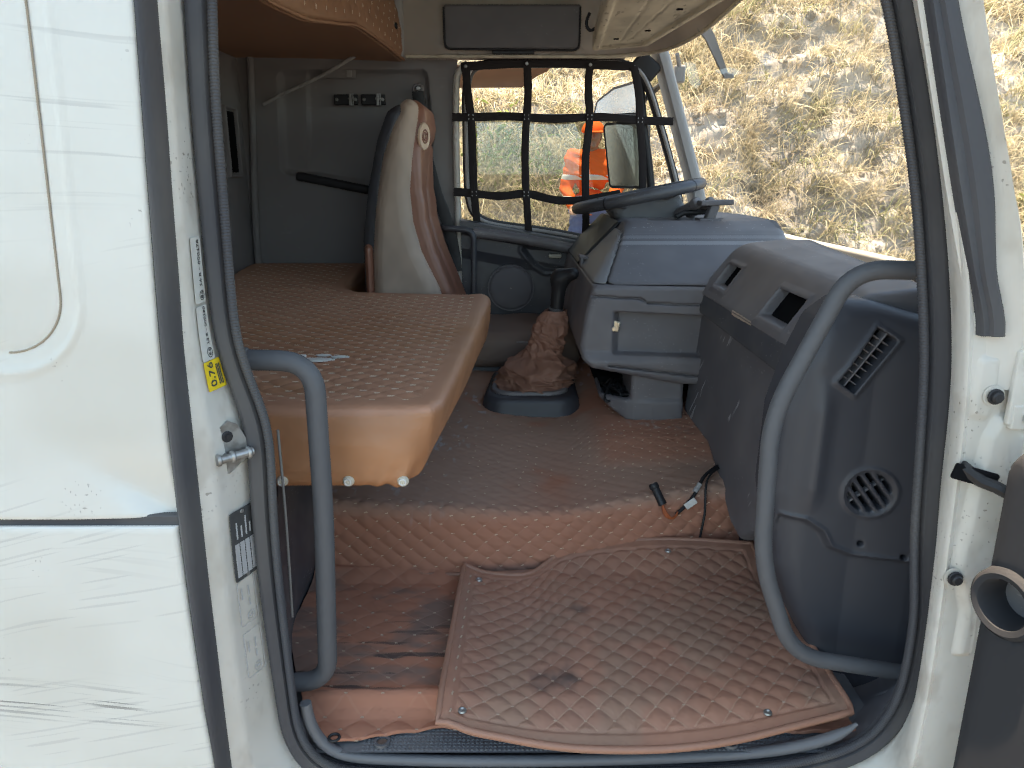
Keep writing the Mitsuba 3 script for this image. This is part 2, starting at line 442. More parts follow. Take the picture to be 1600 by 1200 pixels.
SL = math.radians(50)
Y0 = 6.9
def bank_pt(s, t):
    """point of the bank: s along it, t up the slope"""
    y = Y0 + t * math.cos(SL)
    z = YARD - 0.1 + t * math.sin(SL)
    p = np.stack([s, y, z], -1)
    big = meshkit.fbm(p * [0.55, 0.55, 0.55] + 3, 3) - 0.5
    rk = meshkit.fbm(p * [2.1, 2.1, 2.6] + 11, 4, 5)
    ridge = 1 - abs(2 * meshkit.noise(p * [1.5, 1.5, 2.2] + 4, 9) - 1)
    stony = np.clip((meshkit.fbm(p * 0.45 + 21, 3, 3) - 0.40) * 5, 0, 1)
    h = 0.85 * big + (0.22 + 0.34 * stony) * (rk - 0.5) + 0.14 * stony * ridge
    h = h + 0.10 * stony * (meshkit.noise(p * [7, 7, 9], 2) - 0.5)
    return p + h[..., None] * np.array([0, -math.sin(SL), math.cos(SL)]), stony
S_, T_ = np.meshgrid(np.linspace(-7, 15, 500), np.linspace(0, 10, 240), indexing='ij')
BP, ST = bank_pt(S_, T_)
def c_bank(p, n, uv):
    g = fbm(p.x * 1.3, p.y * 1.3, p.z * 1.3, 4)
    f = fbm(p.x * 9, p.y * 9, p.z * 9, 4)
    c = mix((0.375, 0.345, 0.30), (0.42, 0.395, 0.355), smoothstep(0.35, 0.65, g))
    c = mix(c, (0.25, 0.21, 0.165), smoothstep(0.52, 0.72, f) * 0.7)
    return mix(c, (0.42, 0.395, 0.355), smoothstep(0.60, 0.75, fbm(p.x * 4 + 9, p.y * 4, p.z * 5, 3)) * 0.8)
scene['bank_earth'] = pr(c_bank, 0.95, 0.1)
put('hillside', grid(BP), 'bank_earth', 50)
labels['hillside'] = {'label': 'steep cut bank of dry stony earth', 'kind': 'structure'}

def bank_at(s, t):
    q, st = bank_pt(np.atleast_1d(s).astype(float), np.atleast_1d(t).astype(float))
    return q, st
NB = np.array([0, -math.sin(SL), math.cos(SL)])

# loose boulders sitting in the bank
def boulder(r, seed):
    m = trimesh.creation.icosphere(3, 1.0)
    v = m.vertices
    rr = np.random.default_rng(seed)
    for _ in range(9):
        d = rr.normal(size=3)
        d /= np.linalg.norm(d)
        e = v @ d
        k = 0.55 + 0.3 * rr.random()
        v = v - np.maximum(e - k, 0)[:, None] * d * 0.6
    v = v * (1 + 0.7 * (meshkit.fbm(v * 2.6 + seed, 4)[:, None] - 0.5))
    v = v * np.array(r)
    return trimesh.Trimesh(v, m.faces, process=False)
def c_rock(p, n, uv):
    return mix((0.33, 0.31, 0.28), (0.25, 0.225, 0.19), smoothstep(0.35, 0.7, fbm(p.x * 6, p.y * 6, p.z * 8, 4)))
scene['pale_rock'] = pr(c_rock, 0.9, 0.15)
for i, (s, t, r, txt) in enumerate([
        (2.75, 3.0, (.20, .15, .17), 'large pale boulder high on the bank, left one of the upper pair'), (3.05, 3.05, (.16, .13, .19), 'large pale boulder high on the bank, right one of the upper pair'),
        (2.15, 1.95, (.11, .10, .24), 'tall narrow pale boulder in the middle of the bank'), (2.55, 2.75, (.13, .11, .09), 'flat pale boulder just below the upper pair of boulders'),
        (3.45, 2.85, (.17, .13, .11), 'pale boulder on the bank beside the right door seal'), (1.75, 2.7, (.12, .11, .09), 'pale boulder beyond the far windscreen post'),
        (5.95, 3.0, (.18, .14, .18), 'pale boulder seen right of the front door post'), (0.35, 3.05, (.17, .11, .12), 'pale boulder seen through the top of the driver window')]):
    q, _ = bank_at(s, t)
    m = boulder(r, 40 + i)
    m.apply_translation(q[0] - NB * 0.05)
    k = thing('boulder', txt, 'boulder', 'boulders jutting from the bank')
    scene[k] = mikit.ply(m, 'pale_rock', smooth=25)

# rubble of the bare part of the bank
V, F, n0 = [], [], 0
rs = np.random.default_rng(5)
ns = 2600
ss, tt = rs.uniform(-3, 8, ns), rs.uniform(0.9, 6.2, ns)
q, st = bank_at(ss, tt)
for k in range(ns):
    if rs.random() > 0.25 + 0.75 * st[k]:
        continue
    m = trimesh.creation.icosphere(1, 1.0)
    v = m.vertices * (1 + 0.5 * (rs.random((len(m.vertices), 1)) - 0.5)) * (0.014 + 0.05 * rs.random() ** 3) * rs.uniform(0.6, 1.3, 3)
    V.append(v + q[k]); F.append(m.faces + n0); n0 += len(v)
put('rubble', trimesh.Trimesh(np.vstack(V), np.vstack(F), process=False), 'pale_rock', False)
labels['rubble'] = {'label': 'loose pale stones strewn over the bank', 'kind': 'stuff'}

# dry grass: curved blades in tufts
def blades(base, direc, length, width, bendv, col):
    n = len(base)
    side = np.cross(direc, rs.normal(size=(n, 3)))
    side /= np.linalg.norm(side, axis=1, keepdims=True) + 1e-9
    rows = []
    for k, w in ((0.0, 1.0), (0.4, 0.85), (0.75, 0.55), (1.0, 0.08)):
        c = base + direc * (length * k)[:, None] + bendv * (length * k * k)[:, None]
        rows += [c - side * (width * w / 2)[:, None], c + side * (width * w / 2)[:, None]]
    Vb = np.stack(rows, 1).reshape(-1, 3)
    f = np.array([[0, 1, 3], [0, 3, 2], [2, 3, 5], [2, 5, 4], [4, 5, 7], [4, 7, 6]])
    Fb = (f[None] + 8 * np.arange(n)[:, None, None]).reshape(-1, 3)
    shade = np.tile(np.array([0.75, 0.75, 0.95, 0.95, 1.05, 1.05, 1.1, 1.1])[None, :, None], (n, 1, 1)) * col[:, None, :]
    return Vb, Fb, shade.reshape(-1, 3)
scene['straw'] = {'type': 'principledthin', 'base_color': {'type': 'mesh_attribute', 'name': 'vertex_color'}, 'roughness': 0.6, 'diff_trans': 0.7}
tufts = 7000
ts, tv = rs.uniform(-3.2, 8.2, tufts), 6.2 * rs.random(tufts) ** 1.35 + .1
q, st = bank_at(ts, tv)
dens = np.clip(1.25 - 0.75 * st - 0.06 * (tv - 2.2), 0.12, 1)
keep = rs.random(tufts) < dens
q = q[keep]
per = rs.integers(10, 34, len(q))
base = np.repeat(q, per, 0)
n = len(base)
tl = np.repeat(rs.uniform(0.14, 0.42, len(q)), per)
base = base + rs.normal(size=(n, 3)) * np.array([0.07, 0.05, 0.04])
d = NB * 0.55 + np.array([0, -0.25, 0.75]) + rs.normal(size=(n, 3)) * 0.42
d /= np.linalg.norm(d, axis=1, keepdims=True)
bv = np.array([0, -0.15, -0.55]) + rs.normal(size=(n, 3)) * 0.3
tone = np.repeat(rs.random(len(q)), per)
straw = np.stack([np.interp(tone, [0, .5, .8, 1], [.76, .68, .54, .45]), np.interp(tone, [0, .5, .8, 1], [.70, .61, .465, .47]), np.interp(tone, [0, .5, .8, 1], [.53, .45, .335, .26])], 1) * rs.uniform(0.7, 1.2, (n, 1))
gv, gf, gc = blades(base, d, tl * rs.uniform(0.5, 1.25, n), rs.uniform(0.007, 0.016, n), bv, straw)
put('dry_grass', trimesh.Trimesh(gv, gf, process=False), 'straw', False, color=gc)
labels['dry_grass'] = {'label': 'dry straw coloured grass covering the bank', 'kind': 'stuff'}

# a few green weeds, each a plant
def weed(s, t, size, label):
    q, _ = bank_at(s, t)
    k = thing('weed', label, 'plant')
    nb = 330
    b0 = q[0] + rs.normal(size=(nb, 3)) * np.array([0.18, 0.10, 0.10]) * size + NB * 0.02
    dd = NB * 0.4 + np.array([0, 0, 0.8]) + rs.normal(size=(nb, 3)) * 0.5
    dd /= np.linalg.norm(dd, axis=1, keepdims=True)
    st_ = b0 + dd * rs.uniform(0.0, 0.30, (nb, 1)) * size
    ld = rs.normal(size=(nb, 3)) + [0, -0.3, 0.3]
    ld /= np.linalg.norm(ld, axis=1, keepdims=True)
    colr = np.array([0.20, 0.25, 0.075]) * rs.uniform(0.7, 1.35, (nb, 1))
    v, f, c = blades(st_, ld, rs.uniform(0.035, 0.075, nb) * size, rs.uniform(0.012, 0.022, nb) * size, np.zeros((nb, 3)) + [0, 0, -0.3], colr)
    scene[k + '__leaves'] = mikit.ply(trimesh.Trimesh(v, f, process=False), 'straw', color=c)
    v, f, c = blades(b0[:60], dd[:60], rs.uniform(0.2, 0.36, 60) * size, np.full(60, 0.008), rs.normal(size=(60, 3)) * 0.1, np.tile([[0.22, 0.22, 0.09]], (60, 1)))
    labels[k + '__stems'] = {'label': 'thin green stems', 'kind': 'stuff'}
    labels[k + '__leaves'] = {'label': 'small green leaves', 'kind': 'stuff'}
    scene[k + '__stems'] = mikit.ply(trimesh.Trimesh(v, f, process=False), 'straw', color=c)
weed(-0.05, 2.75, 1.5, 'leafy green weed seen high through the driver window')
weed(0.45, 2.45, 1.2, 'low green weed right of the taller one behind the driver window')
weed(2.05, 1.35, 1.0, 'small green weed just above the steering wheel')
weed(4.05, 0.95, 1.0, 'green weed low on the bank above the right grab handle')
weed(5.85, 2.2, 1.1, 'green weed beyond the front door pillar')

# ------------------------------------------------------------------ the truck cab
scene['sealant'] = pr((0.30, 0.25, 0.19), 0.7, 0.2)
CAB = thing('truck_cab', 'white truck cab seen through its open passenger door', 'truck cab')

# door opening, z: rubber inner edge, rubber outer edge (both y = 1.03) and outer flange (y = 0.95)
RING = np.array([
    # in x, in z, out x, out z, flange x, flange z
    [-.361, 1.079, -.405, 1.079, -.411, 1.079], [-.369, .967, -.410, .967, -.415, .967], [-.372, .848, -.413, .848, -.420, .848], [-.374, .740, -.414, .740, -.424, .740],
    [-.371, .645, -.410, .645, -.428, .645], [-.354, .575, -.394, .567, -.429, .570], [-.342, .515, -.384, .508, -.429, .510], [-.344, .410, -.385, .410, -.430, .410],
    [-.346, .290, -.385, .290, -.431, .290], [-.344, .170, -.381, .170, -.431, .170], [-.341, .070, -.376, .066, -.431, .066], [-.333, .003, -.366, -.012, -.430, -.020],
    [-.300, -.047, -.325, -.078, -.390, -.110], [-.215, -.066, -.220, -.104, -.230, -.150], [-.050, -.071, -.050, -.110, -.050, -.155], [.150, -.068, .150, -.107, .150, -.155], [.330, -.060, .330, -.100, .340, -.150],
    [.470, -.042, .486, -.080, .520, -.125], [.558, -.004, .588, -.032, .592, -.060], [.598, .060, .638, .050, .605, .050], [.608, .120, .648, .115, .607, .115], [.608, .215, .649, .215, .606, .215],
    [.599, .285, .642, .290, .604, .290], [.588, .366, .634, .370, .601, .370], [.581, .448, .627, .448, .598, .448], [.573, .537, .622, .540, .594, .540], [.563, .630, .612, .632, .586, .632],
    [.542, .747, .589, .747, .568, .747], [.520, .848, .566, .848, .540, .848], [.487, .967, .532, .967, .505, .967], [.451, 1.079, .494, 1.079, .468, 1.079],
    [.400, 1.190, .440, 1.200, .425, 1.205], [.320, 1.262, .330, 1.305, .330, 1.325], [.100, 1.285, .100, 1.330, .100, 1.350], [-.150, 1.285, -.150, 1.330, -.150, 1.350], [-.290, 1.262, -.310, 1.305, -.330, 1.325], [-.345, 1.185, -.390, 1.195, -.402, 1.200]])
NR = 420
RS = spline(RING, NR, True)
Rin, Rout, Rfl = RS[:, 0:2], RS[:, 2:4], RS[:, 4:6]
def ring(sections):
    """loft closed xz curves, each with its y, into a sheet"""
    return grid(np.stack([np.stack([c[:, 0], np.full(len(c), y), c[:, 1]], 1) for c, y in sections], 1), closed_u=True)
def lerp(a, b, t):
    return a + (b - a) * t
# rubber seal: lip band (slightly dished) and the ribbed bead
band = [(lerp(Rin, Rout, t), y) for t, y in ((.26, 1.036), (.30, 1.020), (.40, 1.012), (.55, 1.013), (.72, 1.010), (.88, 1.012), (.97, 1.022), (1.0, 1.040))]
put(CAB + '__door_seal', ring(band), 'rubber', 55)
lab(CAB + '__door_seal', 'wide dark rubber seal around the door opening')
tt_ = np.linspace(0, 2 * np.pi, 13)[:-1]
cen = lerp(Rin, Rout, .13)
nrm = (Rout - Rin) / np.linalg.norm(Rout - Rin, axis=1, keepdims=True)
M = 4400
u = np.linspace(0, NR, M, endpoint=False)
ci = np.stack([np.interp(u, np.arange(NR + 1), np.r_[cen[:, k], cen[:1, k]]) for k in (0, 1)], 1)
ni = np.stack([np.interp(u, np.arange(NR + 1), np.r_[nrm[:, k], nrm[:1, k]]) for k in (0, 1)], 1)
rib = 0.0058 + 0.0005 * np.where(np.arange(M) % 4 < 2, 1.0, -0.6)
bead = np.stack([np.stack([ci[:, 0] + ni[:, 0] * np.cos(a) * rib, 1.016 + np.sin(a) * rib * 1.2, ci[:, 1] + ni[:, 1] * np.cos(a) * rib], 1) for a in tt_], 1)
put(CAB + '__door_seal__ribbed_bead', grid(bead, True, True), 'rubber', 40)
# inner liner behind the seal
_o = lambda t, k: lerp(Rin, Rout, t) * np.array([[k, 1.0]]) + nrm * np.array([[0, .0]])
put(CAB + '__door_liner', ring([(_o(.25, 1.0), 1.03), (_o(.40, 1.06), 1.08), (_o(.55, 1.20), 1.20), (_o(1.3, 1.32), 1.26)]), 'dash_dark', 55)
# white painted door frame: from the seal out to the flange, with a rolled edge
ridge = lerp(Rfl, Rout, .35) - nrm * np.array([[.006, .006]])
left = np.clip((0.15 - ridge[:, :1]) / 0.3, 0, 1)
ridge = lerp(Rfl, ridge, left * .9 + .1)
put(CAB + '__door_frame', ring([(lerp(Rin, Rout, .92), 1.045), (Rout + nrm * .001, 1.030), (lerp(Rout, ridge, .5), 1.000), (lerp(Rout, ridge, .92), .976), (ridge, .968), (lerp(ridge, Rfl, .3), .962), (Rfl, .951), (Rfl + nrm * .004, .947), (Rfl + nrm * .02, .956), (Rfl + nrm * .05, .960)]), 'jamb_paint', 35)
lab(CAB + '__door_frame', 'cream white painted frame of the door opening')

# outer side panels left of the door: edge curve, rolled edge, pressed groove, a dent at the corner
eZ = [-.6, -.2, .028, .139, .425, .529, .648, .85, 1.056, 1.3, 1.8]
eX = [-.437, -.44, -.443, -.449, -.453, -.451, -.447, -.437, -.425, -.41, -.38]
edge_x = PchipInterpolator(eZ, eX)
def side_sheet(z0, z1, nz, groove):
    zz = np.linspace(z0, z1, nz)
    us = np.r_[np.linspace(0, .55, 24)[:-1], np.linspace(.55, 1, 150)]
    P = []
    for u in us:
        x = -1.30 + (edge_x(zz) + 1.30) * u
        y = np.full_like(zz, .920)
        if groove:
            d = sd_poly(x, zz, [(-2.2, .655), (-.5555, .655), (-.5555, .72), (-.541, 1.05), (-.535, 1.62), (-2.2, 1.62)], .075)
            s = np.clip(d / .024, 0, 1)
            y += .0034 * (1 - s)
            y -= .0026 * np.exp(-((d - .0265) / .0045) ** 2)
            y += .0010 * np.exp(-(d / .0025) ** 2)
            # crumple towards the lower corner
            a = (x + .458) * .62 + (zz - .432) * .78
            bq = -(x + .458) * .78 + (zz - .432) * .62
            y += .018 * np.exp(-(np.maximum(a, 0) / .05) ** 2) * np.exp(-(np.minimum(a, 0) / .02) ** 2) * np.exp(-(bq / .10) ** 2)
            y += .006 * np.exp(-((x + .50) / .06) ** 2 - ((zz - .46) / .05) ** 2)
        y += .0025 * (meshkit.fbm(np.stack([x * 4, 0 * x, zz * 4], -1), 2) - .5)
        P.append(np.stack([x, y, zz], 1))
    last = P[-1]
    for dx, dy in ((.003, .0012), (.0052, .004), (.006, .009), (.0055, .03)):
        P.append(last + [dx, dy, 0])
    P = np.array(P)
    e = P[:, :1].copy(); e[..., 1] += .02; e2 = P[:, :1].copy(); e2[..., 1] += .003; e2[..., 2] -= .002
    f = P[:, -1:].copy(); f[..., 1] += .02; f2 = P[:, -1:].copy(); f2[..., 1] += .003; f2[..., 2] += .002
    return grid(np.concatenate([e, e2, P, f2, f], 1))
put(CAB + '__side_panel', side_sheet(.428, 1.80, 230, True), 'white_paint', 40)
lab(CAB + '__side_panel', 'scuffed white side panel with pressed groove and dented corner')
gl = Polygon([(-1.6, .655), (-.5555, .655), (-.5555, .72), (-.541, 1.05), (-.535, 1.62), (-1.6, 1.62)]).buffer(-.075).buffer(.075)
gp = np.array([q_ for q_ in gl.exterior.coords if q_[0] > -1.28 and q_[1] < 1.6])
go = np.argmin(gp[:, 0] - gp[:, 1])
put(CAB + '__side_panel__sealant_line', tube(np.array([(x, .9232, z) for x, z in sorted(gp.tolist(), key=lambda q_: q_[0] if q_[1] < .70 and q_[0] < -.62 else 5 + q_[1])]), .0013, 8), 'sealant', 60)
put(CAB + '__lower_panel', side_sheet(-.70, .414, 120, False), 'white_paint', 40)
lab(CAB + '__lower_panel', 'scratched white lower side panel below the joint line')
put(CAB + '__panel_joint', rbox((.86, .012, .018), .003, (-.875, .9345, .421)), 'rubber', 40)
# dark rubber strip along the panel's edge
zz = np.linspace(-.6, 1.8, 160)
flx = PchipInterpolator([-.6, -.1, .066, .290, .410, .510, .645, .740, .848, .967, 1.079, 1.3, 1.8], [-.43, -.430, -.431, -.431, -.430, -.429, -.428, -.424, -.420, -.415, -.411, -.40, -.37])(zz)
ex = edge_x(zz)
sec = [(.004, .936), (.007, .9225), (.012, .917), (.018, .9185), (.022, .927), (.024, .936), (.026, .946), (.024, .962)]
P = np.array([np.stack([ex + (flx + .004 - ex) * (a / .026), np.full_like(zz, y), zz], 1) for a, y in sec])
put(CAB + '__edge_strip', grid(P), 'rubber', 50)
lab(CAB + '__edge_strip', 'long dark rubber strip beside the rear door post')

# front post: outer face beside the windscreen, weatherstrip on it, lower hinge panel
pz = np.linspace(.60, 1.5, 60)
wsx0 = PchipInterpolator([.55, .673, .755, .849, 1.064, 1.5], [.598, .594, .569, .538, .471, .335])(pz)
wsx1 = PchipInterpolator([.55, .673, .755, .849, 1.064, 1.5], [.632, .628, .603, .584, .506, .37])(pz)
fx = PchipInterpolator([.55, .7, .813, .85, 1.058, 1.5], [.70, .648, .618, .604, .532, .40])(pz)
post = [(wsx0 - .004, .957), (wsx0 + .002, .953), (lerp(wsx1, fx, .1), .948), (lerp(wsx1, fx, .55), .936), (lerp(wsx1, fx, .85), .931), (fx, .936), (fx + .008, .950), (fx + .012, .985), (fx + .006, 1.075)]
put(CAB + '__front_post', grid(np.array([np.stack([x, np.full_like(pz, y), pz], 1) for x, y in post])), 'jamb_paint', 40)
lab(CAB + '__front_post', 'sunlit white windscreen post with worn paint')
sz = np.linspace(.672, 1.5, 50)
fi = lambda arr: np.interp(sz, pz, arr)
a0, a1 = fi(wsx0), fi(wsx1)
ws = [(a0 + .001, .958), (a0 + .001, .944), (a0 + .004, .9385), (lerp(a0, a1, .35), .9405), (lerp(a0, a1, .45), .936), (a1 - .006, .9365), (a1 - .001, .941), (a1, .955)]
W = np.array([np.stack([x, np.full_like(sz, y), sz], 1) for x, y in ws])
W = np.concatenate([W[:, :1] * [1, 0, 1] + [0, .956, 0], W], 1)
put(CAB + '__weatherstrip', grid(W), 'rubber', 35)
lab(CAB + '__weatherstrip', 'dark rubber weatherstrip with cut lower end on the front post')
# pressed sheet under the post, carrying the hinge
hx, hz = np.meshgrid(np.linspace(.575, .92, 150), np.linspace(-.6, .70, 330), indexing='ij')
d1 = sd_poly(hx, hz, [(.628, .535), (.640, .565), (.665, .560), (.684, .535), (.684, .455), (.690, .30), (.660, .27), (.664, .20), (.640, .20), (.640, .275), (.618, .345), (.622, .45)], .006)
d2 = sd_poly(hx, hz, [(.607, .640), (.630, .640), (.634, .585), (.626, .560), (.607, .565)], .004)
hy = np.full_like(hx, .951)
hy -= .011 * (1 - np.clip((d1 + .010) / .012, 0, 1) ** 2)
hy -= .004 * (1 - np.clip((d2 + .004) / .008, 0, 1) ** 2)
hy += .006 * np.exp(-((hx - .662) / .012) ** 2) * np.clip((hz - .42) * 8, 0, 1) * np.clip((.56 - hz) * 20, 0, 1)
hy += .002 * (meshkit.fbm(np.stack([hx * 14, 0 * hx, hz * 14], -1), 3) - .5)
lowfl = np.interp(hz[0], [-.6, -.06, .05, .115, .215, .29, .37, .448, .54, .632, .70], [.58, .592, .606, .608, .607, .605, .602, .599, .595, .587, .577]) + .003
hx2 = np.maximum(hx, lowfl[None, :])
put(CAB + '__hinge_panel', grid(np.stack([hx2, hy, hz], -1)), 'jamb_paint', 45)
lab(CAB + '__hinge_panel', 'grimy white pressed sheet below the front post')
for (x, z) in ((.628, .592), (.617, .328)):
    b = put(CAB + '__bolt', cat(cyl(.0105, .004, (x, .940, z), (0, 1, 0), 20, .001), cyl(.0075, .008, (x, .936, z), (0, 1, 0), 18, .002)), 'black', 30)
    put(b + '__washer', cyl(.014, .002, (x, .9445, z), (0, 1, 0), 24), 'jamb_paint', 30)
# hinge: two leaves, knuckle, screws
HG = CAB + '__hinge'
put(HG, cat(rbox((.055, .010, .034), .003, (.674, .938, .650)), rbox((.024, .010, .10), .003, (.656, .9378, .605)), rbox((.055, .012, .034), .003, (.676, .937, .566)), rbox((.02, .016, .05), .004, (.700, .935, .606))), 'jamb_paint', 35)
for x, z in ((.668, .650), (.668, .566)):
    put(HG + '__screw', cat(cyl(.0075, .006, (x, .930, z), (0, 1, 0), 6, .001), cyl(.0095, .002, (x, .9325, z), (0, 1, 0))), 'steel', 30)
put(HG + '__knuckle', cyl(.011, .11, (.722, .928, .607), (0, 0, 1), 20, .002), 'steel', 35)

# striker on the rear post
ST_ = CAB + '__door_striker'
# bent plate, local u runs along (1, 1, 0), its face looks towards (1, -1, 0)
pl = Polygon([(-.027, -.014), (-.012, .026), (.004, .034), (.014, .028), (.030, -.006), (.026, -.018), (-.002, -.036), (-.022, -.030)]).buffer(.003)
m = trimesh.creation.extrude_polygon(pl, .005, engine='earcut')
ST_M = np.array([[.7071, 0, .7071, -.400], [.7071, 0, -.7071, .996], [0, 1, 0, .503], [0, 0, 0, 1.0]])
m.apply_transform(ST_M)
foot = rbox((.006, .034, .050), .002, (-.412, .985, .505))
put(ST_, cat(m, foot), 'steel', 35)
lab(ST_, 'grey metal door striker bracket with pin')
def st_at(u, w, h):
    return (ST_M @ np.array([u, w, h, 1.0]))[:3]
put(ST_ + '__pin', cat(tube([st_at(-.022, -.012, .016), st_at(.030, -.010, .016)], .0058, 16), *[cyl(.0088, .006, st_at(a, -.011, .016), (1, 1, 0), 20, .002) for a in (-.020, .000, .024)], tube([st_at(-.006, -.012, .002), st_at(-.006, -.012, .016)], .005, 12)), 'steel', 40)
put(ST_ + '__screw', cat(cyl(.0078, .004, st_at(.000, .016, .006), (1, -1, 0), 20, .001), cyl(.0040, .006, st_at(.000, .016, .007), (1, -1, 0), 6)), 'black', 30)

# stickers on the rear post (they face the opening); text runs upwards
lm = [i for i in range(NR) if Rout[i, 0] < -.3 and .0 < Rout[i, 1] < 1.05]
lm.sort(key=lambda i: Rout[i, 1])
post_z, post_r, post_o = Rout[lm, 1], ridge[lm, 0], Rout[lm, 0]
def post_x(y, z):
    r = np.interp(z, post_z, post_r)
    o = np.interp(z, post_z, post_o)
    return float(np.interp(y, [.968, 1.03], [r, o]))
def stuck(mesh2d, y, z, lift):
    """flat mesh in (right, up): right runs up the post, up runs outwards"""
    v = np.asarray(mesh2d.vertices)
    yy, zz_ = y - v[:, 1], z + v[:, 0]
    x = np.array([post_x(a, b) for a, b in zip(yy, zz_)]) + lift + v[:, 2]
    return trimesh.Trimesh(np.stack([x, yy, zz_], 1), mesh2d.faces, process=False)
def plate2d(w, h, t=.0005, r=.003, n=10):
    g = Polygon([(0, 0), (w, 0), (w, h), (0, h)]).buffer(-r).buffer(r)
    m = trimesh.creation.extrude_polygon(g, t, engine='earcut')
    return m.subdivide().subdivide()
def outline2d(w, h, lw=.0008, t=.0004):
    g = Polygon([(0, 0), (w, 0), (w, h), (0, h)]).buffer(-.004).buffer(.004)
    return trimesh.creation.extrude_polygon(g.difference(g.buffer(-lw)), t, engine='earcut')
def circ2d(r, lw, at, t=.0004):
    g = Point(at).buffer(r, 24)
    return trimesh.creation.extrude_polygon(g.difference(g.buffer(-lw)), t, engine='earcut')
def word(s, h, at, t=.0004, bold=False):
    m = meshkit.text_mesh(s, h, t, bold)
    m.apply_translation([at[0], at[1], 0])
    return m
for (y, z, s, w) in ((1.008, .706, '14 R - 000178', .086), (1.008, .628, '13 R - 000180', .074)):
    k = put(CAB + '__approval_sticker', stuck(plate2d(w, .030), y, z, .0022), 'sticker_film', False)
    lab(k, f'clear approval sticker reading {s}')
    put(k + '__print', stuck(cat(circ2d(.0068, .0009, (.010, .010)), word('E4', .0058, (.0056, .0072), bold=True), word(s, .0062 if w > .08 else .0052, (.021, .0072), bold=True)), y, z, .0029), 'ink', False)
k = put(CAB + '__yellow_sticker', stuck(plate2d(.040, .040, r=.002), 1.018, .587, .0022), 'yellow_print', False)
lab(k, 'small yellow sticker reading 0.76')
put(k + '__print', stuck(cat(word('0.76', .0115, (.004, .021), bold=True), *[trimesh.creation.box((.028, .0016, .0006)).apply_translation([.019, yy, .0003]) for yy in (.0135, .0100, .0065)]), 1.018, .587, .0029), 'ink', False)
for (y, z, w) in ((1.016, .222, .074), (1.016, .134, .076)):
    k = put(CAB + '__approval_sticker', stuck(cat(outline2d(w, .034)), y, z, .0022), 'grey_print', False)
    lab(k, 'outlined clear approval sticker low on the rear post' )
    put(k + '__print', stuck(cat(circ2d(.0070, .0009, (.011, .014)), word('E', .0060, (.0088, .0110), bold=True), *[trimesh.creation.box((l, .002, .0004)).apply_translation([x, yy, .0002]) for x, yy, l in ((.033, .014, .012), (.052, .014, .016), (.052, .027, .018))]), y, z, .0029), 'grey_print', False)
k = put(CAB + '__data_plate', stuck(plate2d(.108, .046, .0012, .002), 1.027, .297, .0024), 'ink', False)
lab(k, 'black data plate with four pale blank rows')
for i in range(4):
    put(k + '__field', stuck(trimesh.creation.box((.052, .0075, .0008)).subdivide().apply_translation([.032, .0075 + .0102 * i, .0004]), 1.027, .297, .0037), 'grey_print', False)
put(k + '__rivet', stuck(cat(cyl(.003, .0016, (.004, .023, 0)), cyl(.003, .0016, (.104, .023, 0))), 1.027, .297, .0040), 'steel', False)
put(k + '__print', stuck(cat(*[trimesh.creation.box((l, .0022, .0006)).apply_translation([x, yy, .0003]) for x, yy, l in ((.078, .036, .026), (.074, .027, .018), (.080, .018, .030), (.074, .010, .016))]), 1.027, .297, .0038), 'grey_print', False)

# ---- inside: floor, sill, walls, roof
put(CAB + '__floor_pan', rbox((2.1, 1.95, .03), .005, (.05, 2.08, -.082)), 'dash_dark', 40)
# ribbed sill tread: base with a fine grid of studs, screws, rounded trim bead
sx, sy = np.meshgrid(np.linspace(-.40, .62, 60), np.linspace(1.028, 1.30, 20), indexing='ij')
szz = -.040 + .012 * np.clip((sy - 1.03) / .12, 0, 1)
put(CAB + '__sill_tread', grid(np.stack([sx, sy, szz], -1)), 'sill_plastic', 50)
lab(CAB + '__sill_tread', 'blue grey door sill tread with fine studs')
stx, sty = np.meshgrid(np.arange(-.245, .53, .0075), np.arange(1.034, 1.092, .0068), indexing='ij')
stx, sty = stx.ravel(), sty.ravel()
stz = -.040 + .012 * np.clip((sty - 1.03) / .12, 0, 1)
n_ = len(stx)
put(CAB + '__sill_tread__studs', ticks(np.stack([stx, sty, stz], 1), np.tile([1., 0, 0], (n_, 1)), np.tile([0, 0, 1.], (n_, 1)), .0052, .0048, .0016), 'sill_plastic', False)
labels[CAB + '__sill_tread__studs'] = {'label': 'fine square studs of the sill tread', 'kind': 'stuff'}
for x, y in ((-.215, 1.046), (-.03, 1.075), (.36, 1.045)):
    k = put(CAB + '__sill_tread__screw', cat(cyl(.0085, .004, (x, y, -.036), (0, 0, 1), 20, .001)), 'steel', 35)
    put(CAB + '__sill_tread__screw_cup', trimesh.creation.annulus(.009, .0135, .006).apply_translation([x, y, -.035]), 'blue_plastic', 35)
i0 = [i for i in range(NR) if Rin[i, 1] < .045 and Rin[i, 0] < .575]
path = np.stack([lerp(Rin, Rout, -.20)[i0, 0], np.full(len(i0), 1.035), lerp(Rin, Rout, -.20)[i0, 1]], 1)
path[0:10, 2] += np.linspace(.004, 0, 10)
rt = np.full(len(path[::2]), .0095)
rt[-3:] *= np.linspace(.9, .3, 3)
put(CAB + '__sill_trim', tube(path[::2], rt, 14), 'sill_plastic', 60)
lab(CAB + '__sill_trim', 'rounded blue grey trim along the sill edge')

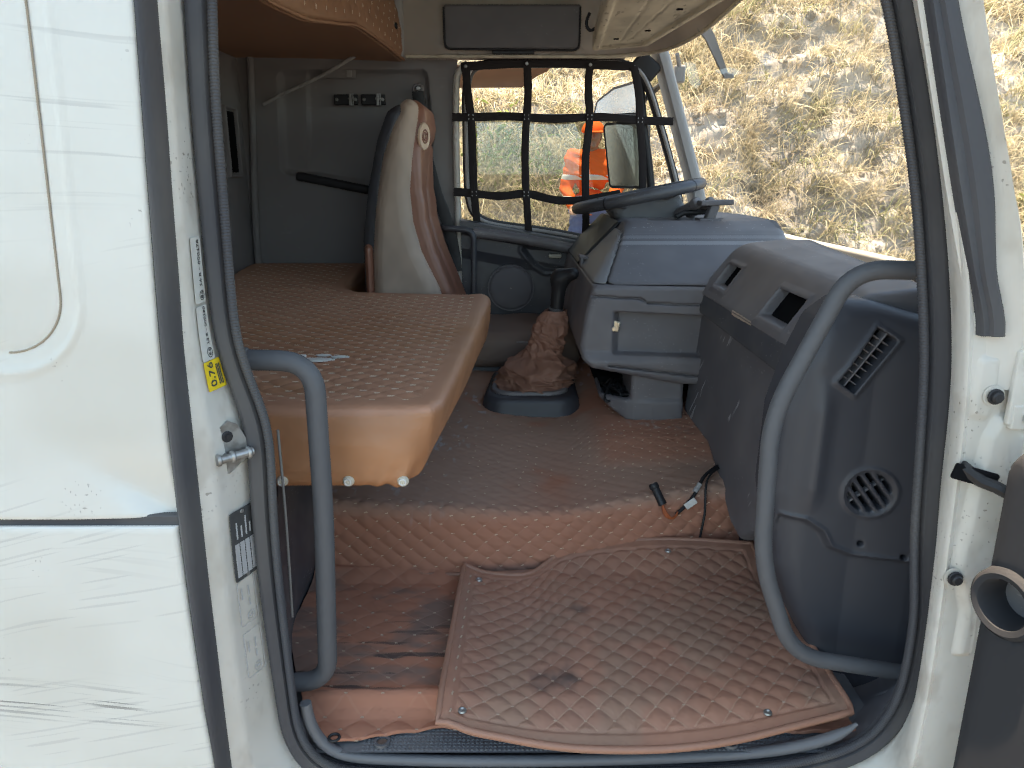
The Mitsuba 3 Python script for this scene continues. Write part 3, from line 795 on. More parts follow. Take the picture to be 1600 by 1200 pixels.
put(CAB + '__rear_wall', rbox((.03, 2.1, 1.75), .006, (-1.047, 2.02, .78)), 'wall_vinyl', 40)
k = put(CAB + '__rear_wall__pocket', rbox((.012, .088, .215), .03, (-1.030, 2.905, .985), seg=2), 'void', 40)
put(CAB + '__rear_wall__pocket_rim', cat(rbox((.02, .012, .25), .005, (-1.026, 2.85, .985)), rbox((.02, .012, .25), .005, (-1.026, 2.965, .985)), rbox((.02, .127, .012), .005, (-1.026, 2.9075, 1.105)), rbox((.02, .127, .012), .005, (-1.026, 2.9075, .865))), 'wall_vinyl', 40)
put(CAB + '__corner_trim', tube([(-1.005, 3.030, .35), (-1.010, 3.030, .60), (-.990, 3.032, 1.0), (-.972, 3.032, 1.36)], .014, 12, n=20), 'wall_vinyl', 60)
# driver-side wall behind the door opening, with a shallow embossed field
wx, wz = np.meshgrid(np.linspace(-1.04, -.205, 170), np.linspace(.2, 1.30, 220), indexing='ij')
dd_ = sd_poly(wx, wz, [(-.885, 1.25), (-.90, .875), (-.36, .80), (-.30, 1.0), (-.32, 1.25)], .035)
wy = 3.05 + .018 * (1 - np.clip((dd_ + .03) / .03, 0, 1) ** 2)
dd2 = sd_poly(wx, wz, [(-.775, 1.25), (-.80, .875), (-.36, .80), (-.30, 1.0), (-.32, 1.25)], .02)
wy += .014 * (1 - np.clip((dd2 + .012) / .012, 0, 1) ** 2)
put(CAB + '__side_wall', grid(np.stack([wx, wy, wz], -1)), 'wall_vinyl', 45)
lab(CAB + '__side_wall', 'dark grey moulded side wall behind the driver seat')
put(CAB + '__wall_ledge', rbox((.285, .05, .032), .01, (-.695, 3.045, .838), rotm([0, 1, 0], 11)), 'black', 40)
put(CAB + '__ceiling_lamp', rbox((.13, .014, .034), .006, (-.654, 3.058, 1.236)), 'wall_vinyl', 40)
put(CAB + '__ceiling_lamp__switch', cat(rbox((.03, .012, .014), .003, (-.690, 3.048, 1.240), rotm([0, 1, 0], -25)), rbox((.02, .01, .024), .003, (-.612, 3.050, 1.236))), 'rod_grey', 40)
# strip of white door frame, far post, header panel
put(CAB + '__far_frame', tube([(-.212, 3.040, .40), (-.212, 3.038, .72), (-.214, 3.035, .85), (-.210, 3.033, 1.18), (-.196, 3.033, 1.245), (-.165, 3.033, 1.268)], .013, 12, n=60), 'jamb_paint', 50)
lab(CAB + '__far_frame', 'white painted edge of the far door frame')
fz = np.linspace(.60, 1.34, 30)
l0 = np.interp(fz, [.6, .84, 1.267, 1.4], [.74, .690, .548, .50])
l1 = np.interp(fz, [.6, .805, 1.30, 1.4], [.80, .752, .588, .55])
put(CAB + '__far_post', grid(np.array([np.stack([a, np.full_like(fz, y), fz], 1) for a, y in ((l0 - .01, 3.075), (l0, 3.045), (l0 + .012, 3.030), (lerp(l0, l1, .6), 3.030), (l1 - .006, 3.034), (l1 + .002, 3.045), (l1 + .006, 3.12))])), 'rod_grey', 45)
lab(CAB + '__far_post', 'grey trimmed windscreen post beside the driver door')
HP = CAB + '__header_panel'
hzs = np.linspace(1.285, 1.75, 24)
hpx = np.linspace(-.405, .42, 60)
HX, HZ = np.meshgrid(hpx, hzs, indexing='ij')
HY = 3.0 + .02 * np.clip((HZ - 1.30) / .05, 0, 1)
Pp = np.stack([HX, HY, HZ], -1)
lo = Pp[:, :1].copy(); lo[..., 1] += .06
put(HP, grid(np.concatenate([lo, Pp], 1)), 'headliner', 40)
lab(HP, 'brownish grey lined panel above the driver window')
put(CAB + '__header_bead', tube([(-.39, 2.992, 1.288), (-.1, 2.992, 1.2885), (.30, 2.99, 1.288), (.42, 2.985, 1.291), (.50, 2.96, 1.300)], .006, 10, n=40), 'beige_plastic', 60)
put(CAB + '__rear_header', rbox((.03, .05, .55), .008, (-.412, 3.012, 1.56)), 'rod_grey', 40)
# roof lining and the roof rail over the windscreen
put(CAB + '__roof_lining', rbox((1.66, 2.2, .03), .01, (-.23, 2.05, 1.72)), 'headliner', 40)
top = spline([(.30, 3.0, 1.292), (.44, 2.985, 1.296), (.53, 2.93, 1.302), (.580, 2.80, 1.306), (.605, 2.55, 1.310), (.600, 2.2, 1.315), (.585, 1.8, 1.318), (.545, 1.4, 1.318), (.470, 1.10, 1.316)], 90)
off = np.array([[-.11, 0, .19], [-.085, 0, .10], [-.050, 0, .035], [-.020, 0, .006], [-.006, 0, -.006], [.006, 0, -.004], [.012, 0, .010], [.02, 0, .12]])
put(CAB + '__roof_rail', grid(np.array([top + o for o in off])), 'headliner', 45)
lab(CAB + '__roof_rail', 'lined roof rail above the windscreen')
put(CAB + '__roof_rail__bead', tube(top + np.array([-.004, 0, -.006]), .006, 10), 'beige_plastic', 60)
put(CAB + '__roof_with_overhang', rbox((2.12, 2.26, .04), .015, (-.22, 2.05, 1.82)), 'white_paint', 40)  # front edge stretched past the windscreen, added overhang to shade the dash
put(CAB + '__front_header', cat(rbox((.04, 2.0, .34), .01, (.64, 2.05, 1.63))), 'white_paint', 40)
put(CAB + '__far_shell', cat(rbox((.82, .03, 2.5), .01, (-.64, 3.12, .6)), rbox((1.6, .03, .50), .01, (-.26, 3.105, 1.56)), rbox((1.0, .03, .95), .01, (.30, 3.125, .12))), 'white_paint', 40)
put(CAB + '__cab_back', rbox((.03, 2.2, 2.5), .01, (-1.30, 2.05, .6)), 'white_paint', 40)
put(CAB + '__front_shell', rbox((.03, 2.1, 1.25), .01, (.93, 2.05, .05)), 'white_paint', 40)
# under-bunk box seen left of the footwell
ub = [(-.372, 1.06), (-.40, 1.18), (-.440, 1.34), (-.446, 1.60), (-.452, 2.1)]
zz3 = np.linspace(-.02, .345, 12)
UP = np.array([[(x + .006 * math.sin(z * 20), y, z) for z in zz3] for x, y in spline(ub, 40)])
put(CAB + '__bunk_box', grid(UP), 'navy_plastic', 50)
lab(CAB + '__bunk_box', 'dark panel under the bunk beside the footwell')
put(CAB + '__post_trim', tube([(-.352, 1.075, .50), (-.353, 1.08, .36), (-.358, 1.085, .175)], .0022, 8, n=14), 'trim_grey', 50)

# windscreen
wb = spline([(.655, 1.06, .655), (.70, 1.3, .675), (.745, 1.7, .688), (.79, 2.1, .70), (.83, 2.5, .715), (.835, 2.8, .72), (.79, 3.03, .73)], 40)
wt = spline([(.480, 1.08, 1.32), (.560, 1.4, 1.325), (.598, 1.8, 1.325), (.612, 2.2, 1.322), (.615, 2.55, 1.318), (.60, 2.8, 1.312), (.585, 3.03, 1.305)], 40)
put(CAB + '__windscreen', grid(np.array([lerp(wb, wt, t) for t in np.linspace(0, 1, 8)])), 'clear_glass', True)
lab(CAB + '__windscreen', 'clear windscreen')

# overhead tray
TR = CAB + '__overhead_tray'
quad = np.array([(.268, 2.735), (.440, 2.640), (.512, 1.93), (.222, 1.93)])
def trayf(x, y, z):
    d = sd_poly(x, y, quad, .012)
    o = cap_prism(d, z, 1.268, 1.325, .008)
    inn = cap_prism(sd_poly(x, y, affinity_shrink(quad, .022), .008), z, 1.20, 1.279, .004)
    s = np.maximum(o, -inn)
    for (a, b, c_, e) in ((.335, 2.0, .345, 2.62), (.395, 1.98, .37, 2.60)):
        s = np.maximum(s, -(sd_caps(x, y, z, (a, b, 1.279), (c_, e, 1.279), .0035, .0035)))
    return s
def affinity_shrink(q, d):
    return np.array(Polygon(q).buffer(-d).exterior.coords)[:-1]
put(TR, nets(trayf, (.21, 1.92, 1.26), (.53, 2.75, 1.335), .005), 'beige_plastic', 40)
lab(TR, 'aged beige overhead tray with slots, lid missing')
for x, y in ((.43, 2.12), (.40, 2.42), (.325, 2.56)):
    put(TR + '__hole', cyl(.009, .003, (x, y, 1.2785), (0, 0, 1), 16), 'void', 30)
put(TR + '__bracket', cat(rbox((.10, .80, .03), .006, (.47, 2.30, 1.345), rotm([0, 0, 1], 3)), rbox((.06, .10, .035), .006, (.50, 2.16, 1.325)), rbox((.05, .07, .03), .006, (.485, 2.42, 1.322))), 'beige_plastic', 40)
put(TR + '__hook', tube([(.245, 2.60, 1.36), (.235, 2.60, 1.33), (.245, 2.60, 1.31), (.262, 2.60, 1.315)], .005, 10, n=16), 'black', 50)

# ------------------------------------------------------------------ driver door (far side), its pane, net, mirror
DD = thing('driver_door', 'dark driver door across the cab with round speaker cover', 'truck door')
dx, dz = np.meshgrid(np.linspace(-.20, .85, 220), np.linspace(0, 1, 200), indexing='ij')
ztop = .698 - .178 * (dx + .16)
DZ = .10 + (ztop - .10) * dz
below = ztop - DZ
dy = np.full_like(dx, 3.035)
dy -= .055 * np.clip((.060 - below) / .010, 0, 1) * np.clip(below / .006 + .3, 0, 1)
dy -= .020 * np.clip((.12 - abs(below - .035)) / .04, 0, 1) * (below > .055)
pk = sd_poly(dx, DZ, [(.03, .600), (.085, .525), (.13, .497), (.60, .485), (.60, .560)], .012)
dy += .020 * (1 - np.clip((pk + .012) / .012, 0, 1))
dy -= .006 * np.exp(-((pk - .010) / .006) ** 2)
put(DD + '__door_panel', grid(np.stack([dx, dy, DZ], -1)), 'navy_plastic', 40)
put(DD + '__armrest', tube(np.array([(-.15, 2.985, .655), (.05, 2.98, .628), (.30, 2.985, .580), (.50, 2.99, .55)]), .021, 14, n=30), 'dash_plastic', 60)
lab(DD + '__armrest', 'dusty grey armrest rail under the window')
sp = trimesh.creation.revolve(np.array([(0, -.012), (.078, -.008), (.084, -.003), (.088, 0.0), (.093, -.001), (.093, .02)]), sections=48)
sp.apply_transform(rotm([1, 0, 0], -90)); sp.apply_translation([-.004, 3.013, .433])
put(DD + '__speaker_cover', sp, 'dash_dark', 40)
put(DD + '__speaker_cover__stud', cyl(.003, .004, (-.004, 2.999, .433), (0, 1, 0), 12), 'steel', 30)
put(DD + '__pocket_handle', cat(rbox((.05, .02, .016), .004, (.17, 3.015, .560)), rbox((.03, .02, .03), .006, (.235, 3.012, .54))), 'beige_plastic', 40)
put(DD + '__side_glass', grid(np.array([[(-.19, 3.066, z), (.50, 3.066, z)] for z in (.60, .8, 1.088)])), 'tinted_glass', True)
lab(DD + '__side_glass', 'tinted side glass lowered by a third')
put(DD + '__side_glass__top_edge', rbox((.69, .005, .008), .002, (.155, 3.066, 1.090)), 'rod_grey', 30)
loop = np.array([(-.170, 3.05, 1.20), (-.150, 3.05, 1.250), (-.10, 3.05, 1.268), (.15, 3.05, 1.272), (.42, 3.05, 1.268), (.492, 3.05, 1.225), (.560, 3.05, 1.07), (.632, 3.05, .86), (.66, 3.05, .70), (.60, 3.05, .585), (.30, 3.045, .622), (.0, 3.045, .672), (-.115, 3.045, .697), (-.155, 3.05, .735), (-.172, 3.05, .82), (-.175, 3.05, 1.05)])
put(DD + '__window_rubber', tube(loop, .016, 12, n=150, closed=True), 'rubber', 60)
put(DD + '__window_rubber__lip', tube(loop * [1, 0, 1] + [0, 3.028, 0], .007, 8, n=150, closed=True), 'rod_grey', 60)
put(DD + '__quarter_bar', tube([(.478, 3.058, 1.25), (.500, 3.058, 1.08), (.535, 3.058, .88), (.56, 3.058, .68)], .017, 10, n=20), 'black', 60)
put(DD + '__corner_filler', rbox((.10, .02, .07), .02, (.505, 3.047, 1.262), rotm([0, 1, 0], 40)), 'black', 40)
put(DD + '__grab_bar', tube(bend([(-.275, 3.02, .672), (-.262, 2.965, .672), (-.148, 2.965, .664), (-.150, 2.965, .38), (-.150, 3.03, .37)], .04), .0115, 12), 'navy_plastic', 60)

NET = thing('window_net', 'black webbing net strung across the driver window', 'window net')
def ribbon(xz, w, y=3.018, n=40, seed=0):
    p = spline([(a, y, b) for a, b in xz], n)
    p[:, 1] += .006 * (meshkit.noise(np.stack([p[:, 0] * 14, p[:, 2] * 14, 0 * p[:, 0] + seed], -1)) - .5)
    t = np.gradient(p, axis=0); t /= np.linalg.norm(t, axis=1, keepdims=True)
    s = np.cross(t, [0, 1.0, 0])
    wv = w * (1 + .12 * (meshkit.noise(np.stack([p[:, 0] * 20, p[:, 2] * 20, 0 * p[:, 0] + seed + 5], -1)) - .5))[:, None]
    c = [p + s * wv / 2 * a + np.array([0, b, 0]) for a, b in ((-1, .001), (-.9, -.001), (0, -.0018), (.9, -.001), (1, .001), (0, .0018))]
    return grid(np.stack(c, 1), closed_v=True)
HS = [[(-.19, 1.256), (.055, 1.268), (.29, 1.264), (.455, 1.258)], [(-.226, 1.079), (-.157, 1.079), (-.05, 1.082), (.056, 1.079), (.16, 1.073), (.293, 1.079), (.40, 1.076), (.484, 1.068), (.61, 1.064)],
      [(-.226, .806), (-.144, .799), (-.04, .790), (.055, .798), (.16, .776), (.25, .773), (.286, .776), (.42, .80)]]
VS = [[(-.172, 1.262), (-.166, 1.17), (-.155, 1.079), (-.150, .94), (-.146, .799), (-.135, .674)], [(.055, 1.27), (.060, 1.17), (.055, 1.079), (.050, .94), (.055, .798), (.066, .645)],
      [(.290, 1.266), (.285, 1.17), (.293, 1.079), (.282, .94), (.286, .778), (.290, .62)], [(.452, 1.258), (.475, 1.16), (.484, 1.068), (.50, .92), (.505, .80)]]
for i, l in enumerate(HS):
    put(NET + '__strap', ribbon(l, .030, 3.020, 60, i), 'strap_web', 50)
for i, l in enumerate(VS):
    put(NET + '__strap', ribbon(l, .029, 3.0145, 50, i + 9), 'strap_web', 50)
for xx, zz_ in ((-.172, 1.258), (.055, 1.268), (.29, 1.264)):
    put(NET + '__stud', cyl(.0065, .006, (xx, 3.008, zz_ - .002), (0, 1, 0), 16, .002), 'steel', 40)
for xx, zz_ in ((-.155, 1.079), (.055, 1.079), (.293, 1.079), (.484, 1.068), (-.146, .799), (.055, .798)):
    for a, b in ((-.008, .007), (.008, .007), (-.008, -.007), (.008, -.007)):
        put(NET + '__rivet', cyl(.0022, .003, (xx + a, 3.0105, zz_ + b), (0, 1, 0), 8), 'steel', 30)

g = Polygon([(-.24, 1.285), (.158, 1.285), (.140, 1.262), (.105, 1.248), (.072, 1.228), (.040, 1.203), (-.24, 1.201)]).buffer(-.008).buffer(.008)
m = trimesh.creation.extrude_polygon(g, .012, engine='earcut'); m.apply_transform(rotm([1, 0, 0], 90)); m.apply_translation([0, 3.206, 0])
put(DD + '__window_shade', m, 'tan_plain', 30)
lab(DD + '__window_shade', 'brown padded shade outside the top of the window')

MR = thing('side_mirror', 'black framed wing mirror beyond the driver window', 'mirror')
def mirror(pts, depth, yaw, tilt):
    g = Polygon(pts).buffer(-.012).buffer(.012)
    outer = trimesh.creation.extrude_polygon(g.buffer(.012), depth, engine='earcut')
    inner = trimesh.creation.extrude_polygon(g, .003, engine='earcut')
    R = rotm([0, 0, 1], yaw) @ rotm([1, 0, 0], 90 - tilt)
    for m_ in (outer, inner):
        m_.apply_transform(R)
    return outer, inner
for nm, pts, cx, cz in (('upper', [(0, 0), (.006, .052), (.075, .098), (.18, .118), (.215, 0)], .368, 1.104), ('lower', [(.0, 0), (.15, 0), (.15, .245), (-.04, .245)], .445, .825)):
    o, i_ = mirror(pts, .03, -40, 14 if nm == 'upper' else 0)
    o.apply_translation([cx, 3.37, cz]); i_.apply_translation([cx - .021, 3.346, cz + (.006 if nm == 'upper' else 0)])
    hk = put(MR + '__housing', o, 'black', 30)
    put(hk + '__glass', i_, 'mirror_glass', 30)
put(MR + '__bracket', tube([(.60, 3.15, 1.22), (.58, 3.30, 1.20), (.52, 3.38, 1.14)], .012, 10, n=14), 'black', 60)
k = thing('front_mirror', 'small grey mirror housing outside the far windscreen post', 'mirror')
scene[k] = mikit.ply(cat(rbox((.045, .03, .068), .01, (.662, 3.205, 1.253)), tube([(.66, 3.2, 1.28), (.64, 3.16, 1.32)], .008, 8)), 'rod_grey', smooth=40)
k = thing('hanging_blade', 'grey tapering blade hanging down beyond the windscreen edge', 'blade')
m = trimesh.creation.extrude_polygon(Polygon([(.470, 1.285), (.508, 1.300), (.520, 1.268), (.545, 1.235), (.590, 1.136), (.605, 1.133), (.606, 1.127), (.585, 1.126), (.555, 1.175), (.525, 1.225)]).buffer(.002), .012, engine='earcut')
m.apply_transform(rotm([1, 0, 0], 90)); m.apply_transform(rotm([0, 0, 1], 0)); m.apply_translation([.085, 2.606, 0])
v = m.vertices; v[:, 0] = v[:, 0] - .0; v[:, 2] = .87 + (v[:, 2] - .87) * 1.17; v[:, 0] = (v[:, 0] - .085) * 1.17
scene[k] = mikit.ply(m, 'rod_grey', smooth=30)

# ------------------------------------------------------------------ fittings on the walls
k = thing('wall_rod', 'thin pale rod leaning across the dark side wall', 'rod')
scene[k] = mikit.ply(tube([(-.930, 3.000, 1.122), (-.86, 2.995, 1.155), (-.70, 2.985, 1.222), (-.62, 2.98, 1.263), (-.572, 2.975, 1.287)], .0062, 10, n=30), 'rod_grey', smooth=60)
for i, x in enumerate((-.630, -.527)):
    k = thing('wall_bracket', ['black latch bracket on the side wall, left one of the pair', 'black latch bracket on the side wall, nearest the seat'][i], 'bracket')
    put(k + '__plate', rbox((.092, .012, .038), .004, (x, 3.052, 1.144)), 'black', 40)
    put(k + '__buckle', cat(rbox((.010, .010, .044), .002, (x + .018, 3.043, 1.144)), rbox((.004, .010, .044), .001, (x + .028, 3.043, 1.144)), rbox((.03, .006, .006), .001, (x + .024, 3.042, 1.147))), 'steel', 40)
    for a in (-.034, .037):
        put(k + '__screw', cyl(.006, .006, (x + a, 3.044, 1.144), (0, 1, 0), 12, .001), 'steel', 40)
k = thing('belt_anchor', 'metal seat belt anchor above the driver seat', 'belt anchor')
put(k + '__loop', cat(trimesh.creation.torus(.017, .006).apply_transform(rotm([1, 0, 0], 90)).apply_translation([-.352, 3.02, 1.178]), rbox((.018, .02, .03), .004, (-.360, 3.03, 1.160))), 'dash_plastic', 50)
put(k + '__bolt', cyl(.009, .012, (-.350, 3.012, 1.180), (0, 1, 0), 6, .002), 'steel', 30)
put(k + '__belt', ribbon([(-.352, 1.17), (-.335, 1.0), (-.298, .82), (-.262, .72), (-.235, .62), (-.22, .50)], .045, 3.010, 30, 4), 'black', 50)
k = thing('sun_blind', 'dark grey folded blind panel above the driver window', 'blind')
put(k + '__panel', rbox((.497, .022, .150), .016, (0.001, 2.990, 1.386), rotm([1, 0, 0], 4)), 'dash_dark', 40)
put(k + '__clip', rbox((.155, .016, .014), .004, (.005, 2.984, 1.300)), 'black', 40)
put(k + '__edge', tube(bend([(-.246, 2.974, 1.45), (-.246, 2.982, 1.312), (.246, 2.982, 1.306), (.246, 2.974, 1.45)], .03), .0035, 8), 'black', 50)

# ------------------------------------------------------------------ driver seat
SE = thing('driver_seat', 'driver seat with beige side bolster and brown centre', 'seat')
side = [(-.468, .30), (-.465, .50), (-.462, .62), (-.447, .76), (-.418, .92), (-.382, 1.04), (-.346, 1.115), (-.318, 1.130), (-.300, 1.105), (-.305, 1.04), (-.322, .94), (-.335, .82), (-.328, .72), (-.302, .62), (-.245, .50), (-.215, .38), (-.20, .30)]
front = [(-.44, .30), (-.44, .62), (-.41, .95), (-.355, 1.095), (-.318, 1.110), (-.285, 1.085), (-.278, 1.03), (-.302, .93), (-.317, .82), (-.311, .72), (-.284, .62), (-.236, .50), (-.192, .38), (-.175, .30)]
def seat_side(x, y, z):
    yc = 2.755
    w = .255 - .05 * np.clip((z - .85) / .28, 0, 1) ** 2
    d = sd_poly(x, z, side, .03)
    return cap_prism(d, y - yc, -w, w, .045)
def seat_front(x, y, z):
    yc = 2.765
    w = .205 - .05 * np.clip((z - .85) / .28, 0, 1) ** 2
    u = (y - yc)
    bol = .030 * np.clip(abs(u) / .19, 0, 1.2) ** 2.2 * np.clip((.98 - z) / .2, 0, 1)
    seam = .010 * np.exp(-((abs(u) - .105) / .010) ** 2) * (z < .98) + .008 * np.exp(-((z - .975) / .010) ** 2)
    d = sd_poly(x - bol + seam, z, front, .025)
    return cap_prism(d, u, -w, w, .03)
put(SE + '__side_bolster', nets(seat_side, (-.49, 2.48, .29), (-.19, 3.03, 1.15), .007), 'seat_cloth', True)
lab(SE + '__side_bolster', 'worn beige cloth side of the backrest')
put(SE + '__backrest', nets(seat_front, (-.46, 2.54, .29), (-.08, 3.0, 1.13), .0065), 'seat_leather', True)
lab(SE + '__backrest', 'shiny brown leather front of the backrest')
shell = [(-.500, .30), (-.498, .66), (-.474, .82), (-.436, .98), (-.400, 1.065), (-.36, 1.092), (-.33, 1.06), (-.40, .86), (-.43, .30)]
put(SE + '__back_shell', nets(lambda x, y, z: cap_prism(sd_poly(x, z, shell, .02), y - 2.775, -.245, .245, .04), (-.54, 2.52, .29), (-.31, 3.03, 1.12), .009), 'navy_plastic', True)
put(SE + '__lower_bolster', nets(lambda x, y, z: cap_prism(sd_poly(x, z, [(-.488, .3), (-.488, .645), (-.478, .655), (-.46, .64), (-.46, .3)], .012), y - 2.76, -.262, .262, .03), (-.52, 2.49, .29), (-.44, 3.03, .67), .008), 'seat_leather', True)
# sewn badge on the headrest and a ripped seam
bd = trimesh.creation.revolve(np.array([(0, .004), (.026, .004), (.028, 0), (.028, -.004)]), sections=40)
bd.apply_scale([1, 1.55, 1])
rb = rotm([0, 1, 0], 83)
B4 = np.eye(4); B4[:3, :3] = np.array([[.55, .10, .82], [.83, -.12, -.55], [.0, .99, .02]])
u_, s_, vt_ = np.linalg.svd(B4[:3, :3]); B4[:3, :3] = u_ @ vt_
bd.apply_transform(B4); bd.apply_translation([-.287, 2.591, .990])
put(SE + '__badge', bd, 'stitch', 40)
lab(SE + '__badge', 'pale oval badge sewn on the headrest')
em = cat(*[trimesh.creation.torus(r_, .0018).apply_scale([1, 1.55, 1]) for r_ in (.013, .008)], rbox((.003, .03, .002), .001, (0, 0, .001)))
em.apply_translation([0, 0, .005]); em.apply_transform(B4); em.apply_translation([-.287, 2.591, .990])
put(SE + '__badge__emblem', em, 'seat_leather', 40)
def front_x(y, z):
    xs = np.linspace(-.35, -.02, 700)
    d = seat_front(xs[:, None, None], np.array([[[y]]]), np.array([[[z]]]))[:, 0, 0]
    i = np.nonzero(d < 0)[0]
    return xs[i[-1]] if len(i) else -.25
pts = np.array([(front_x(y, z) + .001, y, z) for y, z in [(2.665, .715), (2.668, .68), (2.672, .64), (2.68, .60), (2.684, .56), (2.69, .52), (2.695, .47)]])
put(SE + '__seam', tube(spline(pts, 30), [.002, .0042, .0052, .004, .003, .002], 8), 'void', 50)
sp_ = spline(pts + [.002, .010, 0], 26)
put(SE + '__seam__thread', ticks(sp_, np.gradient(sp_, axis=0), np.tile([1., -.2, 0], (26, 1)), .009, .003, .002), 'stitch', False)
# cushion
scene['dusty_seat'] = pr((0.20, 0.15, 0.125), 0.6, 0.3)
def cush(x, y, z):
    d = sd_box(x, y, z, (.01, 2.83, .265), (.235, .22, .065), .045)
    return d + .006 * np.sin(x * 30) * np.cos(y * 22) * .5
put(SE + '__cushion', nets(cush, (-.25, 2.58, .18), (.27, 3.07, .35), .008), 'dusty_seat', True)
lab(SE + '__cushion', 'dusty brown seat cushion')
put(SE + '__seat_base', rbox((.42, .40, .25), .03, (.0, 2.84, .09)), 'navy_plastic', 40)
put(SE + '__cushion__piping', tube(bend([(-.2, 2.617, .298), (.235, 2.617, .298), (.235, 3.02, .298)], .05), .004, 8), 'rod_grey', 50)

# ------------------------------------------------------------------ lower bunk
BK = thing('bunk_mattress', 'tan quilted vinyl bunk mattress sticking out past the seat', 'mattress')
outline = [(-1.03, 1.205), (-.62, 1.200), (-.128, 1.203), (-.112, 1.25), (-.088, 1.8), (-.066, 2.36), (-.085, 2.415), (-.21, 2.455), (-.50, 2.485), (-.56, 2.55), (-.57, 3.03), (-1.03, 3.03)]
bot = [(-1.03, 1.200), (-.180, 1.200), (-.168, 1.24), (-.120, 1.8), (-.085, 2.36), (-.10, 2.41), (-.50, 2.48), (-.56, 2.55), (-.57, 3.03), (-1.03, 3.03)]
def ztop_b(x, y):
    return .497 + .010 * np.sin(np.clip((y - 1.3) / 1.1, 0, 1) * np.pi) * -1 + .035 * np.clip((y - 2.45) / .5, 0, 1) - .012 * np.exp(-((y - 1.34) / .07) ** 2) * np.clip((-.2 - x) / .2, 0, 1) + .008 * np.exp(-((x + .09) / .05) ** 2) * np.exp(-((y - 2.37) / .1) ** 2)
def bed(x, y, z):
    t = np.clip((.50 - z) / .15, 0, 1)
    d = sd_poly(x, y, outline, .02) * (1 - t) + sd_poly(x, y, bot, .02) * t
    d = d - .010 * np.sin(np.clip((z - .35) / .145, 0, 1) * np.pi) * .6
    q = np.maximum(z - ztop_b(x, y), .350 - z)
    return smax(d, q, .022)
m = nets(bed, (-1.04, 1.19, .34), (-.055, 3.05, .56), .0052)
v = m.vertices
n_ = m.vertex_normals
up = np.clip((n_[:, 2] - .75) / .2, 0, 1)
inside = np.clip((-np.array(sd_poly(v[:, 0], v[:, 1], outline)) - .035) / .02, 0, 1)
qz = quilt(v[:, 0] + .3, v[:, 1], .058, .050, .0042)
v[:, 2] += up * inside * (qz - .003)
cr = meshkit.fbm(np.stack([v[:, 0] * 9, v[:, 1] * 5, v[:, 2] * 22], -1), 3) - .5
sidef = np.clip(1 - abs(n_[:, 2]) * 1.3, 0, 1)
v += n_ * (sidef * cr * .006)[:, None]
# gathered folds at the lower front corner
fold = np.exp(-(((v[:, 0] + .19) / .05) ** 2 + ((v[:, 1] - 1.22) / .06) ** 2)) * np.clip((.42 - v[:, 2]) / .06, 0, 1)
v += n_ * (fold * .004 * np.sin((v[:, 0] - v[:, 2] * .6) * 180))[:, None]
m.vertices = v
uvb = seams(v[:, 0] + .3, v[:, 1], .058, .050)
uvb[(up * inside) < .5] = .5
put(BK + '__cover', m, 'tan_leather', True, uv=uvb)
U_, V_ = lattice(-1.0 + .3, -.08 + .3, 1.22, 3.0, .058, .050)
U_ = U_ - .3
ok = (sd_poly(U_, V_, outline) < -.045)
U_, V_ = U_[ok], V_[ok]
P = np.stack([U_, V_, ztop_b(U_, V_) - .0022], 1)
put(BK + '__stitching', ticks(P, np.tile([1., 0, 0], (len(P), 1)), np.tile([0, 0, 1.], (len(P), 1)), rs.uniform(.012, .017, len(P)), .0032, .0012), 'stitch', False)
labels[BK + '__stitching'] = {'label': 'pale thread ticks at the quilting points', 'kind': 'stuff'}
for x in (-.392, -.279, -.186):
    b = put(BK + '__button', trimesh.creation.revolve(np.array([(0, .006), (.006, .0045), (.0092, .001), (.010, -.003)]), sections=24).apply_transform(rotm([1, 0, 0], 90)).apply_translation([x, 1.196, .366]), 'beige_plastic', 50)
    put(b + '__ring', trimesh.creation.torus(.0052, .0014).apply_transform(rotm([1, 0, 0], 90)).apply_translation([x, 1.191, .366]), 'white_plastic', 50)
# torn spot showing the pale padding
tv_, tf_, nn = [], [], 0
for (x, y, sx_, sy_) in ((-.425, 1.555, .050, .016), (-.485, 1.50, .045, .010), (-.37, 1.585, .020, .009), (-.455, 1.585, .010, .022), (-.53, 1.47, .03, .008), (-.41, 1.60, .018, .006)):
    g = trimesh.creation.icosphere(2, 1.0)
    w_ = g.vertices * (1 + .8 * (meshkit.fbm(g.vertices * 2 + x * 40, 3)[:, None] - .5)) * [sx_, sy_, .003]
    tv_.append(w_ + [x, y, float(ztop_b(np.array(x), np.array(y))) + .0015]); tf_.append(g.faces + nn); nn += len(w_)
put(BK + '__tear', trimesh.Trimesh(np.vstack(tv_), np.vstack(tf_), process=False), 'white_plastic', 40)
lab(BK + '__tear', 'ragged tear showing pale padding')

